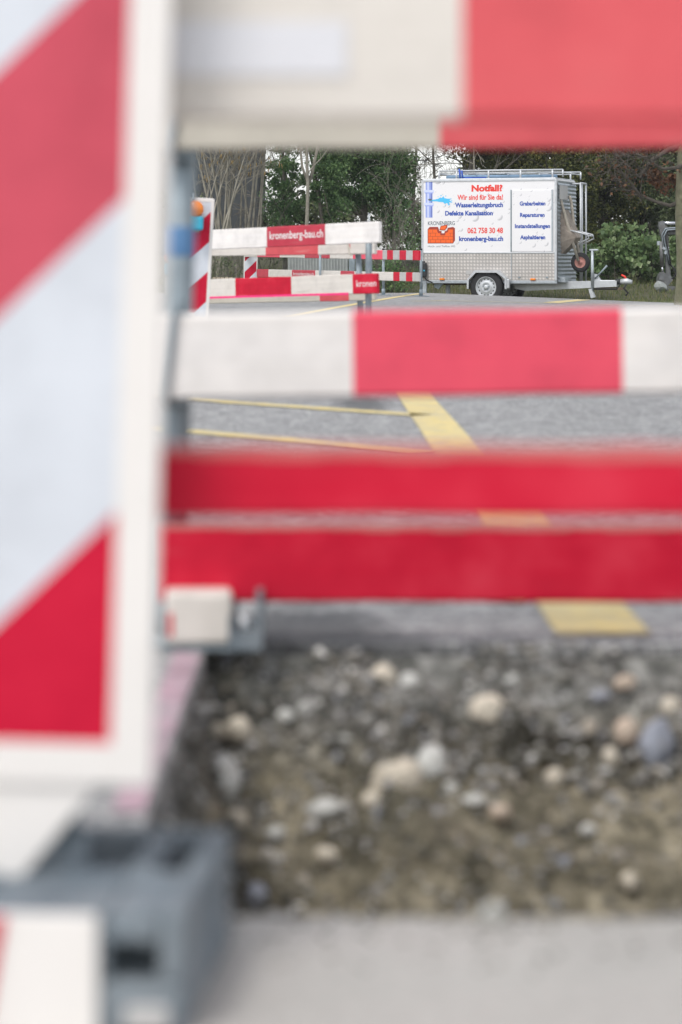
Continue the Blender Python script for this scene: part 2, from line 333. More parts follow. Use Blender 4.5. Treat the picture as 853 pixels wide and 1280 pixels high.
# ------------------------------------------------------------ mesh helpers
class MB:
    def __init__(s): s.v = []; s.f = []; s.m = []; s.sm = []
    def add(s, vs, fs, mat=0, smooth=False):
        o = len(s.v); s.v += [tuple(p) for p in vs]
        for f in fs: s.f.append([i + o for i in f]); s.m.append(mat); s.sm.append(smooth)
        return s
    def box(s, c, d, rot=None, mat=0, ch=0.0):
        x, y, z = d[0] / 2, d[1] / 2, d[2] / 2
        if ch:
            ch = min(ch, x * .9, y * .9, z * .9)
            vs = []; fs = []
            bm = bmesh.new(); bmesh.ops.create_cube(bm, size=1)
            for q in bm.verts: q.co = Vector((q.co.x * d[0], q.co.y * d[1], q.co.z * d[2]))
            bmesh.ops.bevel(bm, geom=bm.edges[:], offset=ch, segments=2, affect='EDGES', profile=0.5)
            bm.verts.index_update()
            vs = [q.co.copy() for q in bm.verts]; fs = [[q.index for q in f.verts] for f in bm.faces]; bm.free()
        else:
            vs = [Vector((i, j, k)) for i in (-x, x) for j in (-y, y) for k in (-z, z)]
            fs = [[0, 1, 3, 2], [4, 6, 7, 5], [0, 4, 5, 1], [2, 3, 7, 6], [0, 2, 6, 4], [1, 5, 7, 3]]
        if rot is not None:
            rm = rot if isinstance(rot, Matrix) else Euler(rot).to_matrix()
            vs = [rm @ p for p in vs]
        c = Vector(c)
        return s.add([p + c for p in vs], fs, mat)
    def tube(s, pts, r, n=8, mat=0, cap=True):
        pts = [Vector(p) for p in pts]
        rs = r if isinstance(r, (list, tuple)) else [r] * len(pts)
        rings = []; up = None
        for i, p in enumerate(pts):
            a = pts[max(0, i - 1)]; b = pts[min(len(pts) - 1, i + 1)]
            t = (b - a).normalized()
            if up is None:
                up = t.orthogonal().normalized()
            else:
                up = (up - t * up.dot(t)); up = up.normalized() if up.length > 1e-6 else t.orthogonal().normalized()
            w = t.cross(up)
            rings.append([p + (up * math.cos(2 * PI * k / n) + w * math.sin(2 * PI * k / n)) * rs[i] for k in range(n)])
        vs = [q for rg in rings for q in rg]; fs = []
        for i in range(len(pts) - 1):
            for k in range(n):
                fs.append([i * n + k, i * n + (k + 1) % n, (i + 1) * n + (k + 1) % n, (i + 1) * n + k])
        s.add(vs, fs, mat, True)
        if cap:
            o = len(s.v) - len(vs)
            s.f.append([o + k for k in range(n)][::-1]); s.m.append(mat); s.sm.append(False)
            s.f.append([o + (len(pts) - 1) * n + k for k in range(n)]); s.m.append(mat); s.sm.append(False)
        return s
    def lathe(s, prof, origin, axis='Y', n=24, mat=0):
        """prof: list of (radius, along)"""
        vs = []
        for r, a in prof:
            for k in range(n):
                c, q = r * math.cos(2 * PI * k / n), r * math.sin(2 * PI * k / n)
                p = {'Y': (c, a, q), 'Z': (c, q, a), 'X': (a, c, q)}[axis]
                vs.append(Vector(p) + Vector(origin))
        fs = [[i * n + k, i * n + (k + 1) % n, (i + 1) * n + (k + 1) % n, (i + 1) * n + k] for i in range(len(prof) - 1) for k in range(n)]
        return s.add(vs, fs, mat, True)
    def prism(s, poly, y0, y1, mat=0, axes='XZ'):
        """extrude a polygon (a,b) along the third axis"""
        n = len(poly)
        def P(a, b, t): return {'XZ': (a, t, b), 'XY': (a, b, t), 'YZ': (t, a, b)}[axes]
        vs = [P(a, b, y0) for a, b in poly] + [P(a, b, y1) for a, b in poly]
        fs = [list(range(n)), list(range(n, 2 * n))[::-1]] + [[i, i + n, (i + 1) % n + n, (i + 1) % n] for i in range(n)]
        return s.add(vs, fs, mat)
    def build(s, name, mats, parent=None, loc=None, rot=None):
        me = bpy.data.meshes.new(name); me.from_pydata(s.v, [], s.f)
        for m in (mats if isinstance(mats, (list, tuple)) else [mats]): me.materials.append(m)
        me.polygons.foreach_set('material_index', s.m); me.polygons.foreach_set('use_smooth', s.sm)
        bm = bmesh.new(); bm.from_mesh(me); bmesh.ops.recalc_face_normals(bm, faces=bm.faces[:]); bm.to_mesh(me); bm.free()
        me.update()
        return link(name, me, parent, loc, rot)

def link(name, me, parent=None, loc=None, rot=None):
    o = bpy.data.objects.new(name, me); C.objects.link(o)
    if parent: o.parent = parent
    if loc is not None: o.location = loc
    if rot is not None: o.rotation_euler = rot
    return o

def thing(name, label, cat, loc=(0, 0, 0), rot=(0, 0, 0), group=None):
    o = bpy.data.objects.new(name, None); C.objects.link(o); o.empty_display_size = 0.1
    o.location = loc; o.rotation_euler = rot; tag(o, label, cat, group)
    return o
def tag(o, label, cat, group=None):
    o['label'] = label; o['category'] = cat
    if group: o['group'] = group
    return o
def struct(o): o['kind'] = 'structure'; return o
def stuff(o): o['kind'] = 'stuff'; return o

def np_mesh(name, verts, nper, mat, faces=None):
    """many separate polygons of nper vertices each (or one repeating face list)"""
    me = bpy.data.meshes.new(name)
    nv = len(verts); me.vertices.add(nv); me.vertices.foreach_set('co', np.ascontiguousarray(verts, dtype=np.float32).ravel())
    if faces is None: loops = np.arange(nv, dtype=np.int32); k = nper
    else: loops = np.ascontiguousarray(faces, dtype=np.int32).ravel(); k = nper
    nf = len(loops) // k
    me.loops.add(len(loops)); me.loops.foreach_set('vertex_index', loops)
    me.polygons.add(nf); me.polygons.foreach_set('loop_start', np.arange(0, nf * k, k, dtype=np.int32)); me.polygons.foreach_set('loop_total', np.full(nf, k, dtype=np.int32))
    me.materials.append(mat); me.update(calc_edges=True)
    return me

# ------------------------------------------------------------ the ground
def sstep(a, b, x):
    t = min(1, max(0, (x - a) / (b - a))); return t * t * (3 - 2 * t)
def crest(x): return 0.12 - 0.041 * max(0, min(6.5, x - 1.5))
def road_z(x, y): return crest(x) * sstep(14, 42, y)
def ground_z(x, y):
    if y < 42.0: return road_z(x, y)
    e = crest(x)
    if y < 42.5: return e + (-0.10 - e) * (y - 42.0) / 0.5
    z = -0.10 + 0.30 * sstep(45.6, 49.0, y) + 0.6 * sstep(49, 58, y)
    return z
TX0, TX1, TY0, TY1 = -0.237, 2.6, 2.483, 4.27        # the trench

def grid(xs, ys, fn):
    vs = [(x, y, fn(x, y)) for y in ys for x in xs]; n = len(xs)
    fs = [[j * n + i, j * n + i + 1, (j + 1) * n + i + 1, (j + 1) * n + i] for j in range(len(ys) - 1) for i in range(n - 1)]
    return vs, fs
# asphalt: everything beyond the trench, the strip left and right of it
road = MB()
xs = [-60, -30, -15, -8, -5, -3, -2, -1, 0, 1, 1.5, 2, 3, 4, 5, 6, 7, 8, 10, 15, 30, 60]
ys = [5.0, 6, 8, 10, 12, 14] + [14 + i for i in range(2, 29, 2)]
road.add(*grid(xs, ys, road_z))
# ragged broken edge along the trench, 9 cm thick
ex = np.linspace(TX0, TX1, 120)
jag = [TY1 + 0.035 * mnoise.noise(Vector((x * 3.1, 0, 1.7))) + 0.025 * mnoise.noise(Vector((x * 14, 3, 0))) + 0.012 * mnoise.noise(Vector((x * 45, 9, 0))) for x in ex]
top = [(x, y, 0) for x, y in zip(ex, jag)]; back = [(x, 5.0, 0) for x in ex]
low = [(x, y + 0.02, -0.07 + 0.015 * mnoise.noise(Vector((x * 8, 0, 5)))) for x, y in zip(ex, jag)]
n = len(ex); road.add(top + back, [[i, i + 1, n + i + 1, n + i] for i in range(n - 1)])
road.add(low + top, [[i, i + 1, n + i + 1, n + i] for i in range(n - 1)])
for a, b in ((-60, TX0), (TX1, 60)):
    road.add([(a, TY0, 0), (b, TY0, 0), (b, 5, 0), (a, 5, 0)], [[0, 1, 2, 3]])
road.add([(TX0, TY0, 0), (TX0, TY1, 0), (TX0, TY1, -0.05), (TX0, TY0, -0.05)], [[0, 1, 2, 3]])
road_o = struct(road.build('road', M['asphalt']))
# pavement on the near side
pv = MB(); pv.add([(-60, -60, 0), (60, -60, 0), (60, TY0 - 0.003, 0), (-60, TY0 - 0.003, 0)], [[0, 1, 2, 3]])
ex2 = np.linspace(TX0, TX1, 90)
ed = [(x, TY0 - 0.003 + 0.016 * mnoise.noise(Vector((x * 9, 0, 2))) + 0.009 * mnoise.noise(Vector((x * 30, 4, 2))) + 0.012, 0.0) for x in ex2]
pv.add([(x, TY0 - 0.003, 0) for x in ex2] + ed + [(x, y, -0.09) for x, y, z in ed], [[i, i + 1, 90 + i + 1, 90 + i] for i in range(89)] + [[90 + i, 91 + i, 181 + i, 180 + i] for i in range(89)])
struct(pv.build('pavement', M['pavement']))
# verge and land to the horizon
vg = MB()
xs = [-150, -90, -50, -20] + [-12 + i for i in range(0, 27)] + [20, 50, 90, 150]
ys = [42.0, 42.25, 42.5, 44, 45.6, 46.5, 47.5, 48.3, 49, 51, 53, 55, 58, 80, 130, 240]
vg.add(*grid(xs, ys, lambda x, y: ground_z(x, y) - (0.012 if y < 42.1 else 0)))
verge_o = struct(vg.build('verge', M['soil']))

# road markings, each a thin sheet of paint
def line_on_road(name, pts, w):
    mb = MB(); L = []; Rr = []
    for i, (x, y) in enumerate(pts):
        a = Vector(pts[max(0, i - 1)]); b = Vector(pts[min(len(pts) - 1, i + 1)])
        d = (b - a).normalized(); nn = Vector((-d.y, d.x)) * w / 2
        for lst, sg in ((L, 1), (Rr, -1)):
            q = Vector((x, y)) + nn * sg; lst.append((q.x, q.y, road_z(q.x, q.y) + 0.004))
    k = len(pts)
    mb.add(L + Rr, [[i, i + 1, k + i + 1, k + i] for i in range(k - 1)])
    return mb.build(name, M['yellow'], road_o)
def seg(a, b, n=6): return [(a[0] + (b[0] - a[0]) * i / n, a[1] + (b[1] - a[1]) * i / n) for i in range(n + 1)]
line_on_road('yellow_line', seg((0.475, 4.36), (0.36, 12.6)), 0.17)
line_on_road('yellow_line', seg((-1.6, 12.7), (0.36, 10.55)), 0.13)
line_on_road('yellow_line', seg((-1.2, 10.2), (0.30, 8.6)), 0.13)
line_on_road('yellow_line', seg((0.05, 4.98), (0.38, 4.80)), 0.10)
line_on_road('yellow_line', seg((3.15, 36.2), (4.15, 41.2)), 0.24)
line_on_road('yellow_line', seg((1.0, 34.5), (6.5, 38.0), 10), 0.10)
line_on_road('yellow_line', seg((-0.6, 27.0), (1.35, 41.0), 10), 0.14)
line_on_road('yellow_line', seg((-4.2, 37.0), (-2.3, 27.0), 10), 0.14)

# pink survey paint on the strip left of the trench
pm = MB()
pm.add([(TX0 - 0.005, 2.95, 0.003), (TX0 - 0.004, 4.15, 0.003), (TX0 - 0.05, 4.18, 0.003), (TX0 - 0.045, 2.95, 0.003)], [[3, 0, 1, 2]])
pm.build('paint_mark', M['pink_worn'], road_o)

# ------------------------------------------------------------ trench with its stones
def wall_pt(x, t):
    """far wall, t=0 at the asphalt, 1 at the floor"""
    y = TY1 - 0.005 - 0.66 * t; z = -0.02 - 0.62 * t
    return Vector((x, y, z))
tb = MB()
nx, nt_ = 150, 60
def rough(p, a=1.0):
    return a * (0.06 * mnoise.noise(p * 4) + 0.04 * mnoise.noise(p * 13 + Vector((3, 1, 2))) + 0.014 * mnoise.noise(p * 40))
vs = []
for j in range(nt_ + 1):
    for i in range(nx + 1):
        p = wall_pt(TX0 - 0.03 + (TX1 - TX0 + 0.06) * i / nx, j / nt_)
        k = min(1, j / 4)
        # a gentle ledge where the road bed ends
        led = 0.05 * math.exp(-((p.z + 0.15 + 0.05 * p.x) / 0.03) ** 2) * (1 if p.x > 0 else 0.3)
        q = p + Vector((0, -0.72, 0.69)) * rough(p) * k + Vector((0, led, 0)) * k
        vs.append(q)
tb.add(vs, [[j * (nx + 1) + i, j * (nx + 1) + i + 1, (j + 1) * (nx + 1) + i + 1, (j + 1) * (nx + 1) + i] for j in range(nt_) for i in range(nx)], 0, True)
# left wall, floor, near wall, right wall
vs = []; nj, ni = 40, 50
for j in range(nj + 1):
    for i in range(ni + 1):
        p = Vector((TX0 + 0.10 * j / nj, TY0 + (TY1 + 0.02 - TY0) * i / ni, -0.03 - 0.62 * j / nj))
        q = p + Vector((1, 0, 0)) * (rough(p, 0.8) - 0.005) * min(1, j / 4); vs.append(q)
tb.add(vs, [[j * (ni + 1) + i, j * (ni + 1) + i + 1, (j + 1) * (ni + 1) + i + 1, (j + 1) * (ni + 1) + i] for j in range(nj) for i in range(ni)], 0, True)
a = [(TX0 - .03, TY0 + 0.01), (TX1 + .03, TY0 + 0.01), (TX1 + .03, 3.75), (TX0 - .03, 3.75)]
fl, ff = grid(list(np.linspace(TX0 - .03, TX1 + .03, 40)), list(np.linspace(TY0, 3.85, 20)), lambda x, y: -0.62 + rough(Vector((x, y, 0))))
tb.add(fl, ff, 0, True)
tb.add([(TX0 - .03, TY0, -0.03), (TX1 + .03, TY0, -0.03), (TX1 + .03, TY0, -0.7), (TX0 - .03, TY0, -0.7)], [[0, 1, 2, 3]])
tb.add([(TX1, TY0, -0.002), (TX1, TY1 + .05, -0.002), (TX1, TY1 + .05, -0.7), (TX1, TY0, -0.7)], [[0, 1, 2, 3]])
trench = struct(tb.build('trench', M['earth']))

def stone_mesh(seed, sub=2, sx=1, sy=1, sz=1, angular=0.0, mat='stone', k=1.0):
    bm = bmesh.new(); bmesh.ops.create_icosphere(bm, subdivisions=sub, radius=1)
    o = Vector((seed * 3.3, seed * 1.7, seed * 0.9))
    for v in bm.verts:
        d = v.co.normalized()
        v.co = d * (1 + k * (0.34 * mnoise.noise(d * 1.1 + o) + 0.20 * mnoise.noise(d * 2.3 + o) + 0.07 * mnoise.noise(d * 5 + o)))
        if angular:
            for q in range(5):
                nn = Vector((math.sin(seed + q * 2.1), math.cos(seed * 1.3 + q * 1.7), math.sin(seed * .7 + q * 3.1))).normalized()
                e = v.co.dot(nn) - 0.62
                if e > 0: v.co -= nn * e * angular
        v.co = Vector((v.co.x * sx, v.co.y * sy, v.co.z * sz))
    me = bpy.data.meshes.new('stone'); bm.to_mesh(me); bm.free()
    me.materials.append(M[mat])
    me.polygons.foreach_set('use_smooth', [angular == 0] * len(me.polygons))
    return me
def on_wall(px, py, lift=0.0):
    k = (py - HOR) / F
    # wall: y = TY1-0.005 + (z+0.02)*0.66/0.62
    m = 0.66 / 0.62; y0 = TY1 - 0.005 + 0.02 * m
    d = (y0 + m * CAM_Z) / (1 + m * k)
    d -= lift
    return Vector(((px - CX) / F * d, d, CAM_Z - k * d))
big = [(497, 978, 68, 60, 'stone_tan', 0), (538, 958, 40, 52, 'stone_grey', 0), (609, 889, 44, 38, 'stone_tan', 0), (277, 976, 46, 66, 'stone_grey', 0), (298, 914, 34, 32, 'stone_tan', 0),
       (270, 915, 24, 22, 'stone_tan', 0), (410, 1014, 52, 34, 'stone_grey', 1), (819, 936, 46, 66, 'stone_blue', 1), (783, 917, 30, 34, 'stone_pink', 0), (763, 949, 20, 26, 'stone_tan', 0),
       (745, 872, 36, 26, 'stone_blue', 1), (781, 856, 28, 20, 'stone_pink', 0), (479, 850, 32, 34, 'stone_tan', 0), (512, 857, 26, 28, 'stone_grey', 0), (408, 1071, 28, 22, 'stone_tan', 0),
       (465, 1003, 26, 26, 'stone_tan', 0), (640, 852, 22, 18, 'stone_grey', 1), (385, 888, 26, 22, 'stone_grey', 0), (357, 898, 22, 18, 'stone_grey', 0), (295, 1028, 30, 28, 'stone_tan', 0),
       (593, 1002, 28, 18, 'stone_grey', 1), (624, 1018, 26, 22, 'stone_pink', 0), (693, 975, 22, 26, 'stone_tan', 0), (345, 1045, 24, 20, 'stone_grey', 0), (787, 1105, 24, 30, 'stone_tan', 1),
       (570, 1118, 34, 22, 'stone_tan', 1), (700, 1082, 22, 18, 'stone_blue', 0), (838, 885, 26, 24, 'stone_tan', 0), (560, 990, 26, 22, 'stone_grey', 0), (320, 1122, 30, 40, 'stone_blue', 1),
       (245, 925, 26, 24, 'stone_blue', 0), (655, 880, 22, 20, 'stone_grey', 0), (430, 930, 24, 20, 'stone_grey', 0), (735, 1040, 20, 16, 'stone_grey', 0), (516, 1128, 22, 24, 'stone_pink', 0)]
for i, (px, py, w, h, mt, an) in enumerate(big):
    p = on_wall(px, py, 0.0); s = F / p.y
    me = stone_mesh(i + 1, 3, w / s / 2 * 1.02, max(w, h) / s / 2 * 0.8, h / s / 2 * 1.02, 0.8 if an else 0, mt, 0.5)
    o = link('stone', me, trench, p + Vector((0, -0.004, 0.004)), (random.uniform(-.2, .2), random.uniform(-.3, .3), random.uniform(-.4, .4)))
p = Vector((0.155, TY0 - 0.015, 0.010)); link('stone', stone_mesh(77, 2, .016, .014, .012, 0.6, 'stone_grey'), trench, p)
variants = [stone_mesh(50 + i, 1, 1, random.uniform(.7, 1), random.uniform(.5, .9), 0.85 if i % 3 else 0.3) for i in range(8)]
for i in range(250):
    t = random.random() ** 1.1; x = random.uniform(TX0 + .02, 1.05)
    p = wall_pt(x, t * 0.75); p += Vector((0, -0.72, 0.69)) * (rough(p) - 0.002)
    r = 0.005 + 0.013 * random.random() ** 2.6
    o = link('stone', variants[i % 8], trench, p, (random.uniform(0, 6), random.uniform(0, 6), random.uniform(0, 6))); o.scale = (r, r, r)
# fine gravel bonded in the wall: one stuff part
ico = bmesh.new(); bmesh.ops.create_icosphere(ico, subdivisions=1, radius=1)
ico.verts.index_update()
bv = np.array([v.co[:] for v in ico.verts]); bf = np.array([[v.index for v in f.verts] for f in ico.faces]); ico.free()
V = []; Fc = []; off = 0
for i in range(18000):
    u = random.random()
    if u < 0.82:
        x = random.uniform(TX0, 1.1 if random.random() < .72 else TX1); t_ = random.random() * .9; p = wall_pt(x, t_)
        if x > 0.02 and t_ > 0.28 + 0.1 * mnoise.noise(Vector((x * 4, 0, 3))) and random.random() < 0.78: continue
        if mnoise.noise(Vector((x * 6, 2, t_ * 5))) < -0.12 and random.random() < 0.6: continue
        p += Vector((0, -0.72, 0.69)) * rough(p)
    else:
        j = random.random(); y = random.uniform(TY0, TY1)
        p = Vector((TX0 + 0.10 * j, y, -0.03 - 0.62 * j)); p += Vector((1, 0, 0)) * rough(p, .8)
    r = random.choice((0.0025, 0.003, 0.0035, 0.0045, 0.006, 0.0075, 0.010))
    q = bv * (1 + 0.35 * rng.standard_normal((len(bv), 1)).clip(-1, 1)) * np.array([r, r * .8, r * random.uniform(.5, .9)])
    V.append(q + np.array(p)); Fc.append(bf + off); off += len(bv)
for i in range(420):
    y = TY0 - 0.006 - abs(random.gauss(0, 0.09)); r = random.choice((0.0015, 0.002, 0.003, 0.004)); p = (random.uniform(TX0, 1.2), y, r * .5)
    q = bv * np.array([r, r * .8, r * .6]); V.append(q + np.array(p)); Fc.append(bf + off); off += len(bv)
me = np_mesh('gravel', np.concatenate(V), 3, M['gravel'], np.concatenate(Fc))
g = stuff(link('gravel', me, trench))

# ------------------------------------------------------------ boards, posts, beacons
def board_mesh(segs, h, t, mats, worn=0.0, seed=0):
    """segs: [(x0,x1,matindex)] along X, face towards -Y, z from 0 to h"""
    mb = MB(); c = min(0.006, h * 0.12)
    prof = [(-t / 2 + c, 0), (t / 2 - c, 0), (t / 2, c), (t / 2, h - c), (t / 2 - c, h), (-t / 2 + c, h), (-t / 2, h - c), (-t / 2, c)]
    k = len(prof)
    xs = []
    for x0, x1, m in segs:
        nn = max(1, int((x1 - x0) / 0.12))
        for i in range(nn): xs.append((x0 + (x1 - x0) * i / nn, x0 + (x1 - x0) * (i + 1) / nn, m))
    def ring(x): return [(x, a, b + 0.003 * mnoise.noise(Vector((x * 9, a * 40, seed + b * 10))) ) for a, b in prof]
    for x0, x1, m in xs:
        mb.add(ring(x0) + ring(x1), [[i, (i + 1) % k, k + (i + 1) % k, k + i] for i in range(k)], m)
    mb.add(ring(xs[0][0]), [list(range(k))], xs[0][2]); mb.add(ring(xs[-1][1]), [list(range(k))[::-1]], xs[-1][2])
    return mb
def board(label, segs, h, t, mats, loc, rot=(0, 0, 0), group=None, name='barrier_board', seed=0):
    o = board_mesh(segs, h, t, mats, seed=seed).build(name, mats, None, loc, rot)
    return tag(o, label, 'barrier board', group)

# text as flat print
_cap = {}
def text_mesh(body, offset=0.0):
    cu = bpy.data.curves.new('lettering', 'FONT'); cu.body = body; cu.size = 1; cu.offset = offset; cu.resolution_u = 3
    o = bpy.data.objects.new('lettering', cu); C.objects.link(o)
    bpy.context.view_layer.update()
    me = bpy.data.meshes.new_from_object(o.evaluated_get(bpy.context.evaluated_depsgraph_get()))
    bpy.data.objects.remove(o); bpy.data.curves.remove(cu)
    return me
def text(body, parent, x0, x1, zb, cap, mat, y, offset=0.0):
    """flat lettering facing -Y, from x0 to x1, baseline zb, capital height cap"""
    if offset not in _cap:
        hm = text_mesh('H', offset); _cap[offset] = (min(v.co.y for v in hm.vertices), max(v.co.y for v in hm.vertices))
    b0, b1 = _cap[offset]
    me = text_mesh(body, offset)
    xa = min(v.co.x for v in me.vertices); xb = max(v.co.x for v in me.vertices)
    for v in me.vertices:
        v.co = Vector((x0 + (v.co.x - xa) / (xb - xa) * (x1 - x0), y, zb + (v.co.y - b0) / (b1 - b0) * cap))
    me.materials.clear(); me.materials.append(mat)
    return link('lettering', me, parent)

GB = 'red and white boards guarding the trench'
# --- barrier on the far edge of the trench (three boards)
sB = 700.0; yB = F / sB
tilt = R(-0.75)
board('faded white and red top board bolted above the trench, dim strip under the nearest board', [(-0.33, 0.174, 0), (0.174, 0.66, 1), (0.66, 1.15, 0), (1.15, 1.65, 1), (1.65, 2.65, 0)], 0.15, 0.025,
      [M['white_dirty'], M['red_pale']], (0, yB - 0.045, CAM_Z + (HOR - 188) / sB), (0, R(-0.2), 0), GB, seed=1)
board('clean white board with one long bright red field across the middle of the view', [(-0.327, 0.022, 0), (0.022, 0.497, 1), (0.497, 0.97, 0), (0.97, 1.45, 1), (1.45, 2.65, 0)], 0.15, 0.025,
      [M['white_fresh'], M['red_bright']], (0, yB - 0.045, CAM_Z + (HOR - 494) / sB), (0, tilt, 0), GB, seed=2)
board('deep red board hung lowest, just above the broken asphalt', [(-0.32, 2.65, 0)], 0.134, 0.03,
      [M['red']], (0, yB - 0.047, CAM_Z + (HOR - 747) / sB), (0, R(0.05), 0), GB, seed=3)

GP = 'steel tube posts of the barriers'
def post(label, loc, rot, h, tape=None, foot=True, r=0.0241, group=GP, clips=()):
    t = thing('barrier_post', label, 'barrier post', loc, rot, group)
    MB().tube([(0, 0, 0.012), (0, 0, h)], r, 14).build('tube', M['galv_dull'] if r > .02 else M['galv'], t)
    MB().lathe([(0.0, h + 0.006), (r * 1.02, h + 0.006), (r * 1.06, h), (r * 1.06, h - 0.02), (r * 1.0, h - 0.02)], (0, 0, 0), 'Z', 14).build('end_cap', M['black'], t)
    if tape: MB().lathe([(r + .0012, tape[0]), (r + .0018, tape[0] + .004), (r + .0018, tape[1] - .004), (r + .0012, tape[1])], (0, 0, 0), 'Z', 16).build('tape_band', M['blue_tape'], t)
    for z0, z1, ty in clips:
        mb = MB()
        mb.tube([(-0.004, r, z0 - 0.02), (-0.014, -ty, z0 - 0.02), (-0.016, -ty, z0), (-0.004, -ty, z1), (0, -ty, z1 + 0.015), (0, r, z1 + 0.015)], 0.006, 8)
        mb.box((0, -r - 0.004, z0 - 0.014), (0.05, 0.05, 0.006))
        mb.build('clip', M['galv_dull'], t)
    if foot:
        mb = MB(); mb.box((0.01, 0, 0.006), (0.24, 0.26, 0.012), ch=0.003)
        mb.build('base_plate', M['galv_dull'], t)
        mb = MB(); mb.tube([(0, 0, 0.012), (0, 0, 0.11)], r + 0.008, 12); mb.build('socket', M['galv_dull'], t)
    return t
def zB(py): return CAM_Z + (HOR - py) / sB
post('grey steel tube with a blue tape band standing on the far trench edge', (-0.302, yB + 0.01, 0), (R(0.0), R(1.3), 0), 1.12, (zB(320), zB(283)), clips=((zB(490), zB(388), 0.076), (zB(187), zB(85), 0.076)))
post('right hand support tube of the trench barrier beyond the picture edge', (2.45, yB + 0.01, 0), (0, 0, 0), 1.12, None)
# ballast on its foot
bl = thing('ballast_block', 'dirty white block with a red mark weighing down the barrier foot', 'ballast block', (-0.253, yB - 0.03, 0.012), (0, 0, R(4)))
mb = MB(); mb.box((0, 0, 0.045), (0.115, 0.20, 0.09), ch=0.008); mb.build('block', M['white'], bl)
mb = MB(); mb.box((-0.0495, -0.1005, 0.035), (0.009, 0.004, 0.04)); mb.build('reflector', M['red_pale'], bl)
ft = thing('foot_bracket', 'blue grey steel channel with a raised lip beside the white ballast block', 'foot bracket', (-0.165, yB - 0.03, 0.002))
mb = MB(); mb.prism([(-0.030, 0), (0.028, 0), (0.028, 0.10), (0.018, 0.10), (0.018, 0.03), (-0.022, 0.03), (-0.022, 0.06), (-0.030, 0.06)], -0.10, 0.10); mb.build('channel', M['rubber'], ft)
mb = MB(); mb.tube([(-0.004, -0.07, 0.03), (-0.004, -0.07, 0.055)], 0.012, 6); mb.build('bolt', M['galv_light'], ft)

# --- near barrier on the pavement (two boards)
sA = 1300.0; yA = F / sA
board('pale weathered top board closest to the camera, white with a washed red field', [(-0.32, 0.116, 0), (0.116, 0.62, 1), (0.62, 1.1, 0), (1.1, 1.6, 1), (1.6, 2.1, 0)], 0.165, 0.028,
      [M['white'], M['red_pale']], (0, yA, CAM_Z + (HOR - 151) / sA), (0, R(0.0), 0), GB, seed=4)
refl = MB(); refl.box((-0.078, -0.0155, 0.068), (0.168, 0.002, 0.052), ch=0.0006)
topA = [o for o in C.objects if o.name.startswith('barrier_board')][-1]
M['foil'] = simple('white_foil', (0.66, 0.66, 0.69), 0.3, 0, 0.03, 4, 0)
refl.build('reflector', M['foil'], topA)
board('slim red middle rail with a dusty top edge, above the lowest red board', [(-0.32, 2.1, 0)], 0.067, 0.045,
      [M['red']], (0, yA, CAM_Z + (HOR - 646) / sA), (0, R(0.1), 0), GB, name='barrier_rail', seed=5)
M['worn_edge'] = paint('worn_edge', (0.56, 0.17, 0.16), wear=(0.42, 0.36, 0.30), wear_amt=0.9, dirt=(0.34, 0.24, 0.21), dirt_amt=0.8, scale=1.6, spec=0.1)
for nm_, hh, tt in (('barrier_rail', 0.067, 0.045), ('barrier_board.002', 0.134, 0.03)):
    b_ = bpy.data.objects[nm_]; mb = MB()
    for k_ in range(40):
        xx0 = -0.318 + k_ * 0.06; e0 = 0.008 + 0.005 * mnoise.noise(Vector((k_ * .8, hh * 50, 0))); mb.box((xx0 + .03, 0, hh - e0 / 2 + .0008), (0.06, tt + .0016, e0))
    mb.build('worn_edge', M['worn_edge'], b_)
post('support tube of the near barrier standing behind the big striped plate', (-0.28, yA + 0.045, 0), (0, 0, 0), 1.02, None, clips=((0.81, 0.97, 0.06),))
post('support tube of the near barrier past the right picture edge', (1.9, yA + 0.045, 0), (0, 0, 0), 1.02, None)

